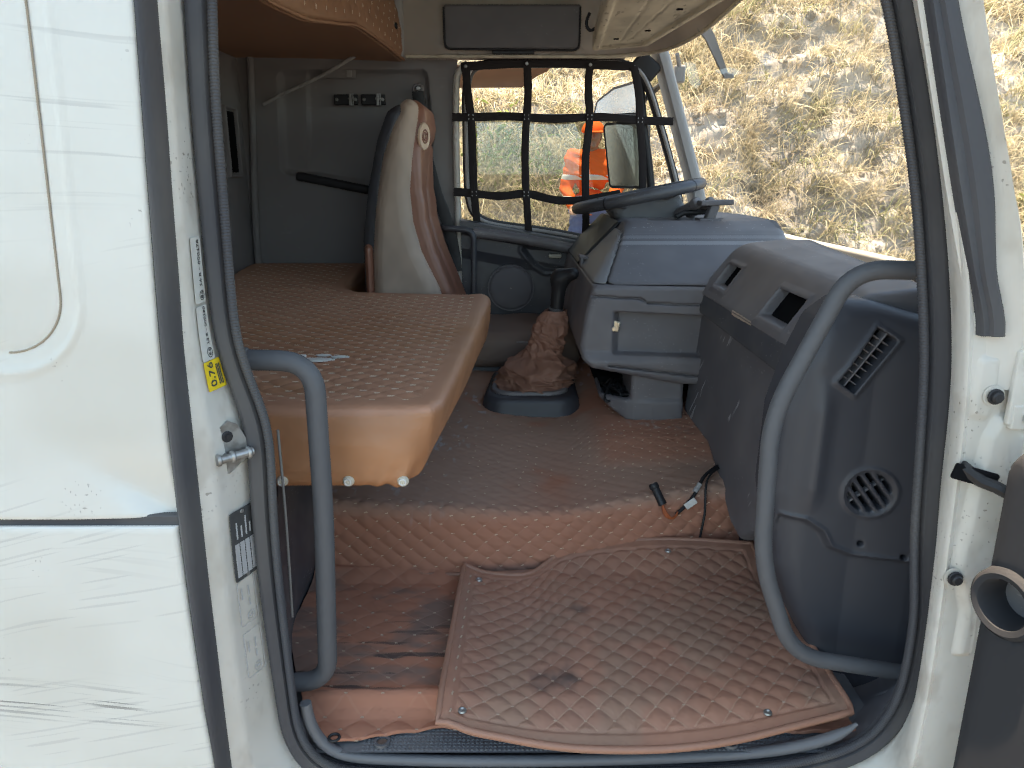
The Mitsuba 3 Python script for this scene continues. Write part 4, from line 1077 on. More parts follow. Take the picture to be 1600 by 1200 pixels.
# ------------------------------------------------------------------ upper bunk
UB = thing('upper_bunk', 'tan quilted upper bunk overhanging the rear of the cab', 'bunk')
yy = np.array([1.0, 1.45, 1.80, 1.95, 2.2, 2.46, 2.75, 2.95, 3.03])
fxs = PchipInterpolator(yy, [-.50, -.525, -.530, -.505, -.475, -.450, -.425, -.410, -.402])
fzs = PchipInterpolator(yy, [1.20, 1.215, 1.230, 1.228, 1.256, 1.288, 1.284, 1.279, 1.276])
ys = np.linspace(1.0, 3.03, 260)
rows = []
for a in np.linspace(0, 1, 60):            # underside from the rear wall to the front
    x = -1.03 + (fxs(ys) - .012 + 1.03) * a
    z = 1.290 + (fzs(ys) - 1.290) * a ** 2.0
    z = z + .0022 * np.sin(ys * 2 * np.pi / .022 + .6 * np.sin(x * 40)) * .5
    rows.append(np.stack([x, ys, z], 1))
for a in np.linspace(0, 1, 50):            # front face, leaning back
    e = 1 - (1 - min(a / .08, 1)) ** 2
    x = fxs(ys) - .012 + .012 * e - .02 * a + .010 * np.sin(a * np.pi)
    z = fzs(ys) + .006 * e + .19 * a
    h_ = quilt(ys * 1.0, np.full_like(ys, a * .19), .075, .062, .0045) * np.clip(a / .12, 0, 1)
    rows.append(np.stack([x + h_, ys, z], 1))
uvu = np.full((len(rows), len(ys), 2), .5)
for i_, a in enumerate(np.linspace(0, 1, 50)):
    if a > .1:
        uvu[60 + i_] = seams(ys, np.full_like(ys, a * .19 - .0), .075, .062)
put(UB + '__cover', grid(np.array(rows)[:, ::-1]), 'bunk_vinyl', True, uv=uvu[:, ::-1].reshape(-1, 2))
U_, V_ = lattice(1.0, 3.0, .018, .19, .075, .062)
xx = fxs(U_) - .02 * V_ / .19 + .010 * np.sin(V_ / .19 * np.pi) + .0005
P = np.stack([xx, U_, fzs(U_) + .006 + V_], 1)
put(UB + '__stitching', ticks(P, np.tile([.1, 0, 1.], (len(P), 1)), np.tile([1., 0, .05], (len(P), 1)), .013, .004, .0015), 'stitch', False)
labels[UB + '__stitching'] = {'label': 'pale thread ticks on the bunk front', 'kind': 'stuff'}
hem = np.stack([fxs(ys) + .002, ys, fzs(ys) + .004], 1)
put(UB + '__hem', tube(hem[::3], .0045, 8), 'bunk_vinyl', 60)
put(UB + '__button', cyl(.011, .012, (float(fxs(2.90)) + .004, 2.90, 1.375), (1, 0, 0), 20, .003), 'black', 40)

# ------------------------------------------------------------------ quilted engine cover and footwell carpet
CP = thing('engine_cover', 'brown quilted cover over the engine hump and step', 'engine cover')
yst = PchipInterpolator([-.5, -.45, -.14, .10, .23, .45, .62], [1.555, 1.548, 1.524, 1.545, 1.578, 1.63, 1.66])
zst = PchipInterpolator([-.5, -.45, -.14, .10, .23, .45, .62], [.157, .155, .148, .128, .136, .150, .16])
xs = np.linspace(-.452, .66, 300)
prof = []                                        # (dy, z fraction, arc)
for a in np.linspace(0, 1, 46): prof.append((.025 * a, a * .88, a * .13))
for a in np.linspace(0, 1, 10)[1:]: prof.append((.025 + .030 * (1 - math.cos(a * math.pi / 2)) , .88 + .12 * math.sin(a * math.pi / 2), .13 + .035 * a))
for a in np.linspace(0, 1, 250)[1:]: prof.append((.055 + 1.15 * a, 1.0, .165 + 1.15 * a))
rows = []
for dy_, zf, arc in prof:
    y = yst(xs) + dy_
    rise = .028 * np.clip((xs - .16) / .13, 0, 1) ** 2 * (3 - 2 * np.clip((xs - .16) / .13, 0, 1))
    s = np.clip((y - 1.80) / .13, 0, 1)
    z = zst(xs) * zf + .045 * np.clip(dy_ - .05, 0, 1) / 1.1 + rise * s
    w = meshkit.fbm(np.stack([xs * 6, y * 6, z * 0], -1), 3, 2) - .5
    z = z + w * .006 * (zf >= 1)
    worn = np.clip(1 - (dy_ - .04) / .05, .35, 1)
    q = quilt(xs + .02 * np.sin(arc * 9), np.full_like(xs, arc), .048, .038, .0062) * worn
    nx = 1.0 if zf < .88 else 0.0
    rows.append(np.stack([xs, y - q * nx, z + q * (1 - nx)], 1))
ecm = grid(np.array(rows)[:, ::-1])
UVc = np.stack([seams(xs + .02 * np.sin(p_[2] * 9), np.full_like(xs, p_[2]), .048, .038) for p_ in prof])
put(CP + '__cover', ecm, 'carpet_leather', True, uv=UVc[:, ::-1].reshape(-1, 2))
U_, V_ = lattice(-.45, .62, .008, .75, .048, .038)
ia = np.array([p_[2] for p_ in prof])
rA = np.array(rows)
def cover_at(u, a):
    i = np.clip(np.searchsorted(ia, a), 1, len(ia) - 1)
    j = np.clip(np.searchsorted(xs, u), 0, len(xs) - 1)
    return rA[i, j], np.where((ia[i] < .14)[:, None], [0, -1., .1], [0, 0, 1.])
keep_ = (V_ < .19) | ((U_ > .16) & (V_ > .26) & (V_ < .55)) | (rs.random(len(V_)) < .25)
U_, V_ = U_[keep_], V_[keep_]
uq = U_ - .02 * np.sin(V_ * 9)
P, N = cover_at(uq, V_)
put(CP + '__stitching', ticks(P + N * .0002, np.tile([1., 0, .25], (len(P), 1)), N, np.where(V_ < .19, .0085, .0055), .0021, .0009), 'stitch', False)
labels[CP + '__stitching'] = {'label': 'pale thread ticks of the engine cover quilting', 'kind': 'stuff'}
put(CP + '__hem', tube(np.stack([xs[::4], yst(xs[::4]) - .006, 0 * xs[::4] + .006], 1), .005, 8), 'brown_plain', 60)

FC = thing('footwell_carpet', 'worn brown quilted carpet in the passenger footwell', 'carpet')
fu, fv = np.meshgrid(np.linspace(0, 1, 250), np.linspace(0, 1, 190), indexing='ij')
x0 = -.318 - .125 * np.clip(fv / .55, 0, 1) ** .8
X_ = x0 + (.575 - x0) * fu
yn = np.interp(X_, [-.45, -.30, -.115, .1, .575], [1.036, 1.036, 1.073, 1.060, 1.060])
Y_ = yn + (yst(X_) + .004 - yn) * fv
Zf = -.024 + .024 * np.clip((Y_ - 1.085) / .028, 0, 1) ** 1.5 + .010 * np.exp(-((Y_ - 1.125) / .014) ** 2) - .004
Zf += .018 * np.clip((Y_ - 1.49) / .04, 0, 1) * np.clip((-.10 - X_) / .05, 0, 1)
wornf = np.where(Y_ < 1.10, 1, .42 + .5 * np.clip((Y_ - 1.44) / .05, 0, 1))
Zf += quilt(X_, Y_, .064, .052, .0042) * wornf + .004 * (meshkit.fbm(np.stack([X_ * 9, Y_ * 9, 0 * X_], -1), 3) - .5)
P3 = np.stack([X_, Y_, Zf], -1)
skirt = P3[:, :1].copy(); skirt[..., 2] -= .006; skirt[..., 1] += .001
fg = np.concatenate([skirt, P3], 1)
put(FC + '__cover', grid(fg), 'carpet_leather', True, uv=seams(fg[..., 0], fg[..., 1], .064, .052))
U_, V_ = lattice(-.42, .0, 1.03, 1.50, .064, .052)
ok = V_ > np.interp(U_, [-.45, -.30, -.115], [1.03, 1.03, 1.06])
ok &= U_ > np.interp(V_, [1.03, 1.28, 1.5], [-.30, -.42, -.43])
U_, V_ = U_[ok], V_[ok]
zc = -.028 + .024 * np.clip((V_ - 1.085) / .028, 0, 1) ** 1.5 + .010 * np.exp(-((V_ - 1.125) / .014) ** 2)
P = np.stack([U_, V_, zc + .0012], 1)
put(FC + '__stitching', ticks(P, np.tile([1., 0, 0], (len(P), 1)), np.tile([0, 0, 1.], (len(P), 1)), .006, .002, .0008), 'dirty_thread', False)
labels[FC + '__stitching'] = {'label': 'thread ticks of the footwell carpet', 'kind': 'stuff'}
put(FC + '__eyelet', trimesh.creation.torus(.0085, .0022).apply_translation([-.292, 1.040, -.021]), 'black', 50)

# ------------------------------------------------------------------ loose floor mat
FM = thing('floor_mat', 'loose brown quilted floor mat with dark oily stains', 'floor mat')
far = spline([(-.107, 1.512), (.00, 1.488), (.045, 1.50), (.10, 1.555), (.20, 1.590), (.33, 1.606), (.44, 1.60), (.555, 1.588)], 260)
near = spline([(-.120, 1.030), (-.06, 1.024), (.03, 1.008), (.11, 1.000), (.20, .999), (.30, 1.006), (.42, 1.028), (.565, 1.062)], 260)
nv = 210
tt2 = np.linspace(0, 1, nv)
MP = near[:, None] * (1 - tt2)[None, :, None] + far[:, None] * tt2[None, :, None]
mx, my = MP[..., 0], MP[..., 1]
mz = .016 + .008 * (meshkit.fbm(np.stack([mx * 4, my * 4, 0 * mx], -1), 2) - .5) - .026 * np.clip((1.09 - my) / .09, 0, 1) ** 1.3
mz += .014 * np.exp(-((mx + .11) / .03) ** 2) + .030 * np.clip((my - 1.50) / .1, 0, 1) * np.clip((mx - .02) / .1, 0, 1)
arcu = np.linspace(0, .675, 260)[:, None] + 0 * mx
arcv = tt2[None, :] * .56 + 0 * mx
ed = np.minimum(np.minimum(arcu, .675 - arcu), np.minimum(arcv, .56 - arcv))
body = np.clip((ed - .024) / .006, 0, 1)
mz += quilt(arcu, arcv, .0475, .046, .0050, .55) * body + .0035 * (1 - body) - .003 * np.exp(-((ed - .026) / .003) ** 2)
M3 = np.stack([mx, my, mz], -1)
def rim(P):
    a = np.concatenate([P[:, :1], P, P[:, -1:]], 1).copy()
    a[:, 0, 2] -= .010; a[:, -1, 2] -= .010
    a = np.concatenate([a[:1], a, a[-1:]], 0)
    a[0, :, 2] -= .010; a[-1, :, 2] -= .010
    return a
uvm = seams(arcu, arcv, .0475, .046).reshape(260, nv, 2)
uvm = np.where(body[..., None] > .5, uvm, .5)
uvm = np.pad(uvm, ((1, 1), (1, 1), (0, 0)), mode='edge').reshape(-1, 2)
put(FM + '__cover', grid(rim(M3)), 'brown_leather', True, uv=uvm)
bound = np.vstack([M3[:, 0], M3[-1, 1:], M3[::-1, -1][1:], M3[0, ::-1][1:-1]])
put(FM + '__piping', tube(bound[::6] + [0, 0, -.001], .0058, 8, closed=True), 'brown_plain', 60)
U_, V_ = lattice(.03, .645, .03, .53, .0475, .046)
iu, iv = (U_ / .675 * 259).astype(int), (V_ / .56 * (nv - 1)).astype(int)
P = M3[iu, iv] + [0, 0, .0006]
put(FM + '__stitching', ticks(P, np.tile([1., 0, 0], (len(P), 1)), np.tile([0, 0, 1.], (len(P), 1)), .006, .0018, .0008), 'dirty_thread', False)
labels[FM + '__stitching'] = {'label': 'thread ticks of the mat quilting', 'kind': 'stuff'}
hp = M3[6, 8:-8:14]
put(FM + '__hem_stitching', ticks(hp + [.003, 0, .002], np.tile([.3, 1., 0], (len(hp), 1)), np.tile([0, 0, 1.], (len(hp), 1)), .008, .0028, .0012), 'dirty_thread', False)
labels[FM + '__hem_stitching'] = {'label': 'pale stitches along the left hem', 'kind': 'stuff'}
for a, b in ((14, 12), (14, nv - 18), (205, 11), (185, nv - 16)):
    p_ = M3[a, b]
    k = put(FM + '__eyelet', trimesh.creation.revolve(np.array([(0, .0008), (.003, .0012), (.0045, .0032), (.0065, .0028), (.0075, 0)]), sections=24).apply_translation(p_ + [0, 0, .0015]), 'steel', 50)

# ------------------------------------------------------------------ gear lever
scene['boot_leather'] = pr((0.285, 0.150, 0.105), 0.6, 0.4, (b_leather, 8e-4, 0.0012))
GL = thing('gear_lever', 'gear lever with crumpled brown boot and black knob', 'gear lever')
def gbase(x, y, z):
    t = np.clip((z - .14) / .10, 0, 1)
    d = sd_poly(x, y, [(-.105, 2.20), (.218, 2.20), (.222, 2.60), (-.075, 2.60)], .075) + .018 * t
    s = cap_prism(d, z, .10, .212, .018)
    return np.maximum(s, -cap_prism(sd_poly(x, y, [(-.055, 2.245), (.17, 2.245), (.17, 2.55), (-.04, 2.55)], .06), z, .202, .30, .003))
put(GL + '__base', nets(gbase, (-.13, 2.18, .12), (.24, 2.62, .25), .006), 'darkened_plastic', True)
lab(GL + '__base', 'blue grey moulded base of the gear lever')
th = np.linspace(0, 2 * np.pi, 97)[:-1]
zs = np.linspace(0, 1, 110)
rows = []
for s in zs:
    cx = .060 + .080 * s ** .8
    cy = 2.385
    z = .204 + .250 * s
    ax_ = np.interp(s, [0, .06, .30, .42, .50, .62, .80, 1.0], [.118, .120, .100, .060, .052, .056, .050, .036])
    ay_ = np.interp(s, [0, .06, .30, .42, .50, .62, .80, 1.0], [.135, .135, .105, .060, .050, .054, .048, .036])
    p = np.stack([np.cos(th), np.sin(th), 0 * th], 1)
    w = meshkit.fbm(np.stack([np.cos(th) * 1.6 + s * 1.2, np.sin(th) * 1.6, 0 * th + s * 4.2], -1), 4, 6) - .5
    rdg = (1 - abs(2 * meshkit.fbm(np.stack([np.cos(th) * 2.4 + s * 5, np.sin(th) * 2.4 - s * 2, 0 * th + s * 9], -1), 2, 3) - 1)) ** 2 - .6
    k_ = 1 + (.40 * w + .34 * rdg) * np.interp(s, [0, .1, .9, 1], [.35, 1, 1, .15])
    sag = .010 * np.sin(th * 2 + s * 9) * np.sin(s * np.pi)
    rows.append(np.stack([cx + ax_ * np.cos(th) * k_, cy + ay_ * np.sin(th) * k_, z + sag + .016 * w * np.sin(s * np.pi)], 1))
put(GL + '__boot', grid(np.array(rows)[:, ::-1], closed_v=True), 'boot_leather', True)
lab(GL + '__boot', 'wrinkled brown leather boot')
put(GL + '__knob', nets(lambda x, y, z: smin(sd_caps(x, y, z, (.142, 2.385, .455), (.150, 2.385, .545), .020, .024), sd_caps(x, y, z, (.152, 2.385, .560), (.190, 2.36, .572), .024, .019), .03), (.10, 2.34, .42), (.23, 2.43, .61), .004), 'black', True)
put(GL + '__knob__collar', cyl(.024, .016, (.141, 2.385, .452), (.1, 0, 1), 24, .004), 'navy_plastic', 40)
put(GL + '__boot_ring', nets(lambda x, y, z: np.maximum(cap_prism(sd_poly(x, y, [(-.072, 2.24), (.178, 2.24), (.178, 2.56), (-.05, 2.56)], .07), z, .196, .222, .006), -cap_prism(sd_poly(x, y, [(-.054, 2.258), (.160, 2.258), (.160, 2.54), (-.03, 2.54)], .06), z, .1, .3)), (-.08, 2.23, .19), (.19, 2.57, .23), .005), 'dash_plastic', True)

# ------------------------------------------------------------------ dashboard
DB = thing('dashboard', 'scuffed grey plastic dashboard with empty switch openings', 'dashboard')
def wline(y):
    return np.interp(y, [1.06, 1.3, 1.7, 2.1, 2.5, 2.8, 3.03], [.655, .70, .745, .79, .83, .835, .79])
def upper(x, y, z):
    """slope, crest and shelf of the passenger side"""
    f = wline(y)
    k = (y - 1.25) / 1.2
    top = .672 + .028 * np.clip(k, 0, 1.2)
    crest = .600 + .02 * k - .055 * np.exp(-((y - 1.16) / .10) ** 2)
    slope = (z - .560) - (x - .522) * (top - .560) / (crest - .522)   # above the slope plane
    s = smax(slope * .70, z - top - .012 * np.clip((x - crest) / .1, 0, 1), .030)
    s = smax(s, np.maximum(x - f - .02, .553 - z), .01)
    s = smax(s, y - 2.16 + .25 * (z - .60), .10)
    s = smax(s, 1.264 - y, .02)
    return s
def hole(x, y, z, y0, y1, z0, z1):
    return np.maximum(np.maximum(y0 - y, y - y1), np.maximum(np.maximum(z0 - z, z - z1), np.maximum(.50 - x, x - .68)))
def upper_cut(x, y, z):
    s = upper(x, y, z)
    k1, k2 = hole(x, y, z, 1.905, 2.015, .588, .640), hole(x, y, z, 1.455, 1.610, .578, .634)
    rim_ = np.minimum(k1, k2)
    s = smin(s, np.maximum(s - .005, rim_ - .012), .004)
    return np.maximum(s, -rim_)
put(DB + '__upper_moulding', nets(upper_cut, (.47, 1.16, .545), (.84, 2.33, .73), .0052), 'dash_plastic', 50)
lab(DB + '__upper_moulding', 'grey upper moulding with two empty switch openings')
for yo, wo, zo in ((1.96, .128, .614), (1.532, .172, .606)):
    xo = .522 + (zo - .56) / 1.40
    put(DB + '__opening_dark_plate', rbox((.010, wo, .120), .002, (xo + .020, yo, zo - .014), rotm([0, 1, 0], 35)), 'void', 30)  # near-black plate just under the surface, put in for the shade inside
# dark strip under the moulding, with a slightly lighter lip
st2 = np.linspace(1.275, 2.11, 60)
sx_ = .508 + .012 * (st2 - 1.275)
sec2 = [(.03, .500), (.002, .503), (-.001, .512), (.008, .548), (.012, .556), (.03, .560)]
put(DB + '__fascia_strip', grid(np.array([np.stack([sx_ + a, st2, np.full_like(st2, z)], 1) for a, z in sec2])), 'navy_plastic', 45)
lab(DB + '__fascia_strip', 'dark navy strip along the dashboard')
put(DB + '__fascia_strip__label', rbox((.003, .15, .012), .001, (.5235, 1.70, .5545)), 'seat_cloth', 30)
# lower knee panel
def knee(x, y, z):
    face = .500 + .030 * (z - .17) / .36 - .010 * np.exp(-((y - 1.30) / .06) ** 2) + .012 * np.sin((y - 1.3) * 3)
    bt = .175 + .010 * np.sin((y - 1.2) * 3) - .095 * np.clip((y - 1.40) / .12, 0, 1) * np.clip((1.88 - y) / .28, 0, 1) * 1.0
    d = smax(face - x, bt - z, .02)
    d = smax(d, np.maximum(x - .60, z - .503), .008)
    return smax(d, np.maximum(1.225 - y, y - 2.14), .012)
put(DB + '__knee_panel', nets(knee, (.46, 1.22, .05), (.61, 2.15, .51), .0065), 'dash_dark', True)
lab(DB + '__knee_panel', 'dark scratched knee panel')
# end panel by the door with vent, round grille and step moulding
ex_poly = [(.478, .185), (.452, .33), (.456, .48), (.478, .565), (.508, .640), (.548, .672), (.60, .668), (.70, .640), (.78, .30), (.79, -.10), (.640, -.10), (.580, -.03), (.535, .055), (.50, .130)]
vc, va = np.array([.584, .574]), np.array([.56, .828])
vb = np.array([.828, -.56])
gc, gr = np.array([.615, .342]), .040
def endp(x, y, z):
    d2 = sd_poly(x, z, ex_poly, .03)
    yf = 1.205 + .05 * np.clip((z - .55) / .15, 0, 1) ** 2 + 1.2 * np.clip(.520 - x, 0, 1) ** 1.6 - .02 * np.clip((x - .60) / .1, 0, 1)
    low = sd_poly(x, z, [(.47, .295), (.512, .290), (.545, .268), (.562, .238), (.60, .222), (.80, .215), (.80, -.2), (.40, -.2)], .0)
    yf = yf + .012 * (1 - np.clip((low + .008) / .010, 0, 1)) - .004 * np.exp(-((low - .002) / .004) ** 2)
    ridge_ = .010 * np.exp(-((x - .515 - .02 * (z - .3)) / .018) ** 2) * np.clip((z - .30) / .05, 0, 1) * np.clip((.55 - z) / .06, 0, 1)
    yf = yf - ridge_
    # vent frame and slot
    a, b = (x - vc[0]) * va[0] + (z - vc[1]) * va[1], (x - vc[0]) * vb[0] + (z - vc[1]) * vb[1]
    q = np.maximum(abs(a) - .054, abs(b) - .0175)
    yf = yf - .004 * (1 - np.clip((q - .004) / .005, 0, 1))
    r = np.sqrt((x - gc[0]) ** 2 + (z - gc[1]) ** 2)
    yf = yf - .0035 * np.exp(-((r - gr - .004) / .0035) ** 2)
    s = smax(d2, yf - y, .035)
    s = np.maximum(s, y - 1.46)
    s = np.maximum(s, -np.maximum(q, y - 1.255))
    g1 = ((x - gc[0]) * .80 + (z - gc[1]) * .60)
    stripe = abs((g1 / .0155 + 100.5) % 1 - .5) * .0155 - .0038
    s = np.maximum(s, -np.maximum(np.maximum(stripe, r - gr + .004), y - 1.235))
    for sx1, sz1 in ((.612, .245), (.684, .226)):
        s = np.maximum(s, -np.maximum(np.sqrt((x - sx1) ** 2 + (z - sz1) ** 2) - .0055, y - 1.24))
    return s
put(DB + '__end_panel', nets(endp, (.44, 1.17, -.11), (.80, 1.30, .69), .0032), 'darkened_plastic', True)
lab(DB + '__end_panel', 'grey dashboard end panel with vent and round grille')
put(DB + '__end_panel__vent_back', rbox((.05, .006, .13), .002, (.584, 1.2555, .574), rotm([0, 1, 0], 34)), 'void', 30)
put(DB + '__end_panel__grille_back', cyl(.05, .006, (gc[0], 1.236, gc[1]), (0, 1, 0), 30), 'void', 30)
for i in range(7):
    a = -.054 + .108 * (i + 1) / 8
    c_ = vc + va * a
    put(DB + '__vent_slat', rbox((.035, .022, .0022), .001, (c_[0], 1.228, c_[1]), rotm([0, 1, 0], 34)), 'dash_plastic', 30)
put(DB + '__vent_divider', rbox((.003, .026, .112), .001, (vc[0], 1.226, vc[1]), rotm([0, 1, 0], 34)), 'dash_plastic', 30)
put(DB + '__grille_web', rbox((.004, .012, .085), .001, (gc[0], 1.219, gc[1]), rotm([0, 1, 0], 53)), 'dash_plastic', 30)

scene['fascia_grey'] = pr((0.205, 0.197, 0.195), 0.5, 0.4)
# centre stack, wrapping towards the driver
xz = [(.372, .735), (.300, .665), (.223, .585), (.203, .50), (.188, .405), (.198, .368), (.225, .345), (.475, .298), (.86, .298), (.86, .738)]
yzp = [(2.045, .28), (2.045, .365), (2.062, .395), (2.062, .57), (2.075, .583), (2.13, .606), (2.36, .705), (2.46, .733), (3.03, .735), (3.03, .28)]
def stack(x, y, z):
    a = sd_poly(x, z, xz, .012)
    b = sd_poly(y, z, yzp, .015)
    s = smax(a, b, .022)
    s = smax(s, x - wline(y) - .02, .01)
    # recessed pocket, its left flank slanted
    pz0, pz1 = .385 - .03 * (x - .28), .505 - .05 * (x - .28)
    pocket = np.maximum(np.maximum(.280 - x + .5 * (y - 2.06), x - .60), np.maximum(np.maximum(pz0 - z, z - pz1), y - 2.100))
    s = smax(s, -pocket, .004)
    # joints
    j2 = np.maximum(np.maximum(abs(z - (.353 - .12 * (x - .28))) - .0028, y - 2.058), .27 - x)
    lipz = np.interp(x, [.20, .355, .375, .60], [.549, .540, .528, .520])
    j3 = np.maximum(abs(z - lipz) - .0028, y - 2.072)
    s = np.maximum(s, -np.minimum(j2, j3))
    # instrument well towards the driver, shallow bin on top
    bin_ = cap_prism(sd_poly(x, y, [(.43, 2.47), (.66, 2.47), (.72, 2.62), (.45, 2.62)], .03), z, .722, .80, .004)
    return np.maximum(s, -bin_)
seamz = lambda x: .578 - .02 * (x - .28)
slant = lambda x, z: (x - .262) - (z - .583) * .70
put(DB + '__centre_stack', nets(lambda x, y, z: np.maximum(stack(x, y, z), z - seamz(x) + .0005), (.17, 2.03, .28), (.87, 3.05, .60), .0046), 'dash_plastic', 45)
lab(DB + '__centre_stack', 'dusty centre stack wrapping round the driver')
put(DB + '__stack_top', nets(lambda x, y, z: np.maximum(np.maximum(stack(x, y, z), seamz(x) + .0005 - z), .0006 - slant(x, z)), (.20, 2.03, .56), (.87, 3.05, .75), .0062), 'dash_dark', 45)
put(DB + '__stack_fascia', nets(lambda x, y, z: np.maximum(np.maximum(stack(x, y, z) + .001, seamz(x) + .0005 - z), slant(x, z) + .0006), (.17, 2.03, .56), (.50, 3.05, .75), .0055), 'fascia_grey', 45)
lab(DB + '__stack_fascia', 'lighter grey strip at the left end of the stack top')
put(DB + '__socket', cat(rbox((.026, .010, .030), .003, (.287, 2.074, .463), rotm([0, 1, 0], 12)), cyl(.007, .014, (.283, 2.068, .456), (0, 1, 0), 14, .002), rbox((.008, .014, .012), .002, (.295, 2.068, .470))), 'foil', 35)
lab(DB + '__socket', 'bare shiny metal bracket in the stack pocket')
put(DB + '__instrument_panel', nets(lambda x, y, z: cap_prism(sd_poly(x, z, [(.352, .728), (.290, .664), (.216, .588), (.222, .580), (.30, .656), (.362, .720)], .002), y - 2.78, -.25, .25, .01), (.20, 2.52, .57), (.38, 3.04, .75), .006), 'black', True)
# lower column with the open cup shelf
def column(x, y, z):
    a = sd_box(x, y, z, (.415, 2.20, .25), (.075, .13, .10), .012)
    sh = cap_prism(sd_poly(x, y, [(.252, 2.14), (.275, 2.11), (.33, 2.075), (.40, 2.062), (.49, 2.062), (.49, 2.33), (.26, 2.33)], .012), z, .160, .250, .012)
    tilt = np.clip((.375 - x) / .12, 0, 1)
    sh = smax(sh, (.164 + .075 * tilt ** 1.3) - z, .014)
    cut = cap_prism(sd_poly(x, y, [(.268, 2.15), (.29, 2.125), (.338, 2.095), (.345, 2.09), (.345, 2.31), (.275, 2.31)], .01), z, .214 + .02 * tilt, .40, .006)
    s = smin(a, sh, .008)
    return np.maximum(s, -cut)
put(DB + '__cup_shelf', nets(column, (.24, 2.05, .14), (.50, 2.34, .36), .0048), 'dash_plastic', 50)
lab(DB + '__cup_shelf', 'rounded open shelf below the centre stack')
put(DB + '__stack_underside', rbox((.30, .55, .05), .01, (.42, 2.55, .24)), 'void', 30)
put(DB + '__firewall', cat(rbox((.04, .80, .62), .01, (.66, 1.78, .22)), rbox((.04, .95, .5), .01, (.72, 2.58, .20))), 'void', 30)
CW = thing('cable_tangle', 'tangled black cables lying in the cup shelf', 'cable')
rr = np.random.default_rng(4)
for i in range(6):
    ctr = np.array([.305, 2.19, .246])
    pts = ctr + rr.normal(size=(8, 3)) * [.020, .045, .010]
    put(CW + '__cable', tube(spline(pts, 60), .0038, 7), 'black', 60)
# side bracket left of the stack
k = thing('panel_bracket', 'thin grey bracket standing left of the centre stack', 'bracket')
scene[k] = mikit.ply(cat(rbox((.010, .05, .115), .003, (.228, 2.50, .553)), rbox((.050, .05, .010), .003, (.243, 2.50, .608), rotm([0, 1, 0], 14)), rbox((.03, .05, .010), .003, (.236, 2.50, .515), rotm([0, 1, 0], -30))), 'dash_plastic', smooth=40)

# ------------------------------------------------------------------ steering wheel
SW = thing('steering_wheel', 'black steering wheel seen edge on behind the dashboard', 'steering wheel')
WC = np.array([.445, 2.745, .797])
Rw = trimesh.transformations.rotation_matrix(math.radians(-11.5), [0, 1, 0])
Rw = rotm([1, 0, 0], -2) @ Rw
def wp(a, r, h=0.0):
    p = np.stack([r * np.cos(a), r * np.sin(a), 0 * a + h], 1)
    return p @ Rw[:3, :3].T + WC
aa = np.linspace(0, 2 * np.pi, 121)[:-1]
put(SW + '__rim', tube(wp(aa, .218), .0195, 14, closed=True), 'navy_plastic', 60)
def hub(x, y, z):
    q = [x - WC[0], y - WC[1], z - WC[2]]
    i = Rw[:3, :3].T
    X, Y, Z = (i[k, 0] * q[0] + i[k, 1] * q[1] + i[k, 2] * q[2] for k in range(3))
    d = sd_box(X, Y, Z + .02, (0, .0, 0), (.085, .075, .032), .025)
    for s in (-1, 1):
        for r0, r1 in ((.05, .10),):
            d = smin(d, sd_caps(X, Y, Z, (-.05, .06 * s, -.02), (-.10, .185 * s, -.003), .020, .014), .03)
            d = smin(d, sd_caps(X, Y, Z, (.05, .06 * s, -.02), (.12, .175 * s, -.003), .020, .014), .03)
    return d
put(SW + '__hub', nets(hub, WC - [.18, .24, .10], WC + [.18, .24, .10], .006), 'dash_dark', True)
for a in (2.2, 4.05, 5.5, .9):
    q = wp(np.array([a - .012, a + .012]), .218)
    put(SW + '__rim_joint', tube(q, .0202, 14), 'black', 60)
SC = thing('steering_column', 'blue grey steering column shroud with stalks', 'steering column')
put(SC + '__shroud', nets(lambda x, y, z: smax(smax(sd_poly(x, z, [(.305, .785), (.56, .815), (.60, .76), (.56, .70), (.38, .70), (.335, .745)], .02), abs(y - 2.72) - .085, .03), 0 * x - 1, .01), (.29, 2.62, .68), (.62, 2.82, .83), .007), 'blue_plastic', True)
put(SC + '__stalk', cat(tube([(.56, 2.66, .735), (.575, 2.60, .755), (.60, 2.55, .775)], .015, 12), cyl(.019, .03, (.603, 2.548, .778), (.4, -.8, .4), 18, .005)), 'dash_plastic', 50)
put(SC + '__stalk', cat(tube([(.61, 2.66, .735), (.625, 2.60, .755), (.645, 2.55, .778)], .014, 12), cyl(.017, .026, (.648, 2.545, .782), (.4, -.8, .4), 18, .005)), 'dash_plastic', 50)
put(SC + '__collar', tube([(.545, 2.56, .735), (.57, 2.56, .748), (.66, 2.56, .752)], .009, 10), 'black', 50)
k = thing('dash_stand', 'small black stand with flat top on the dashboard', 'stand')
scene[k] = mikit.ply(cat(rbox((.105, .06, .016), .004, (.655, 2.50, .783), rotm([0, 1, 0], -2)), rbox((.03, .04, .055), .006, (.645, 2.50, .752), rotm([0, 1, 0], 18)), rbox((.07, .07, .010), .003, (.635, 2.50, .729))), 'dash_dark', smooth=40)

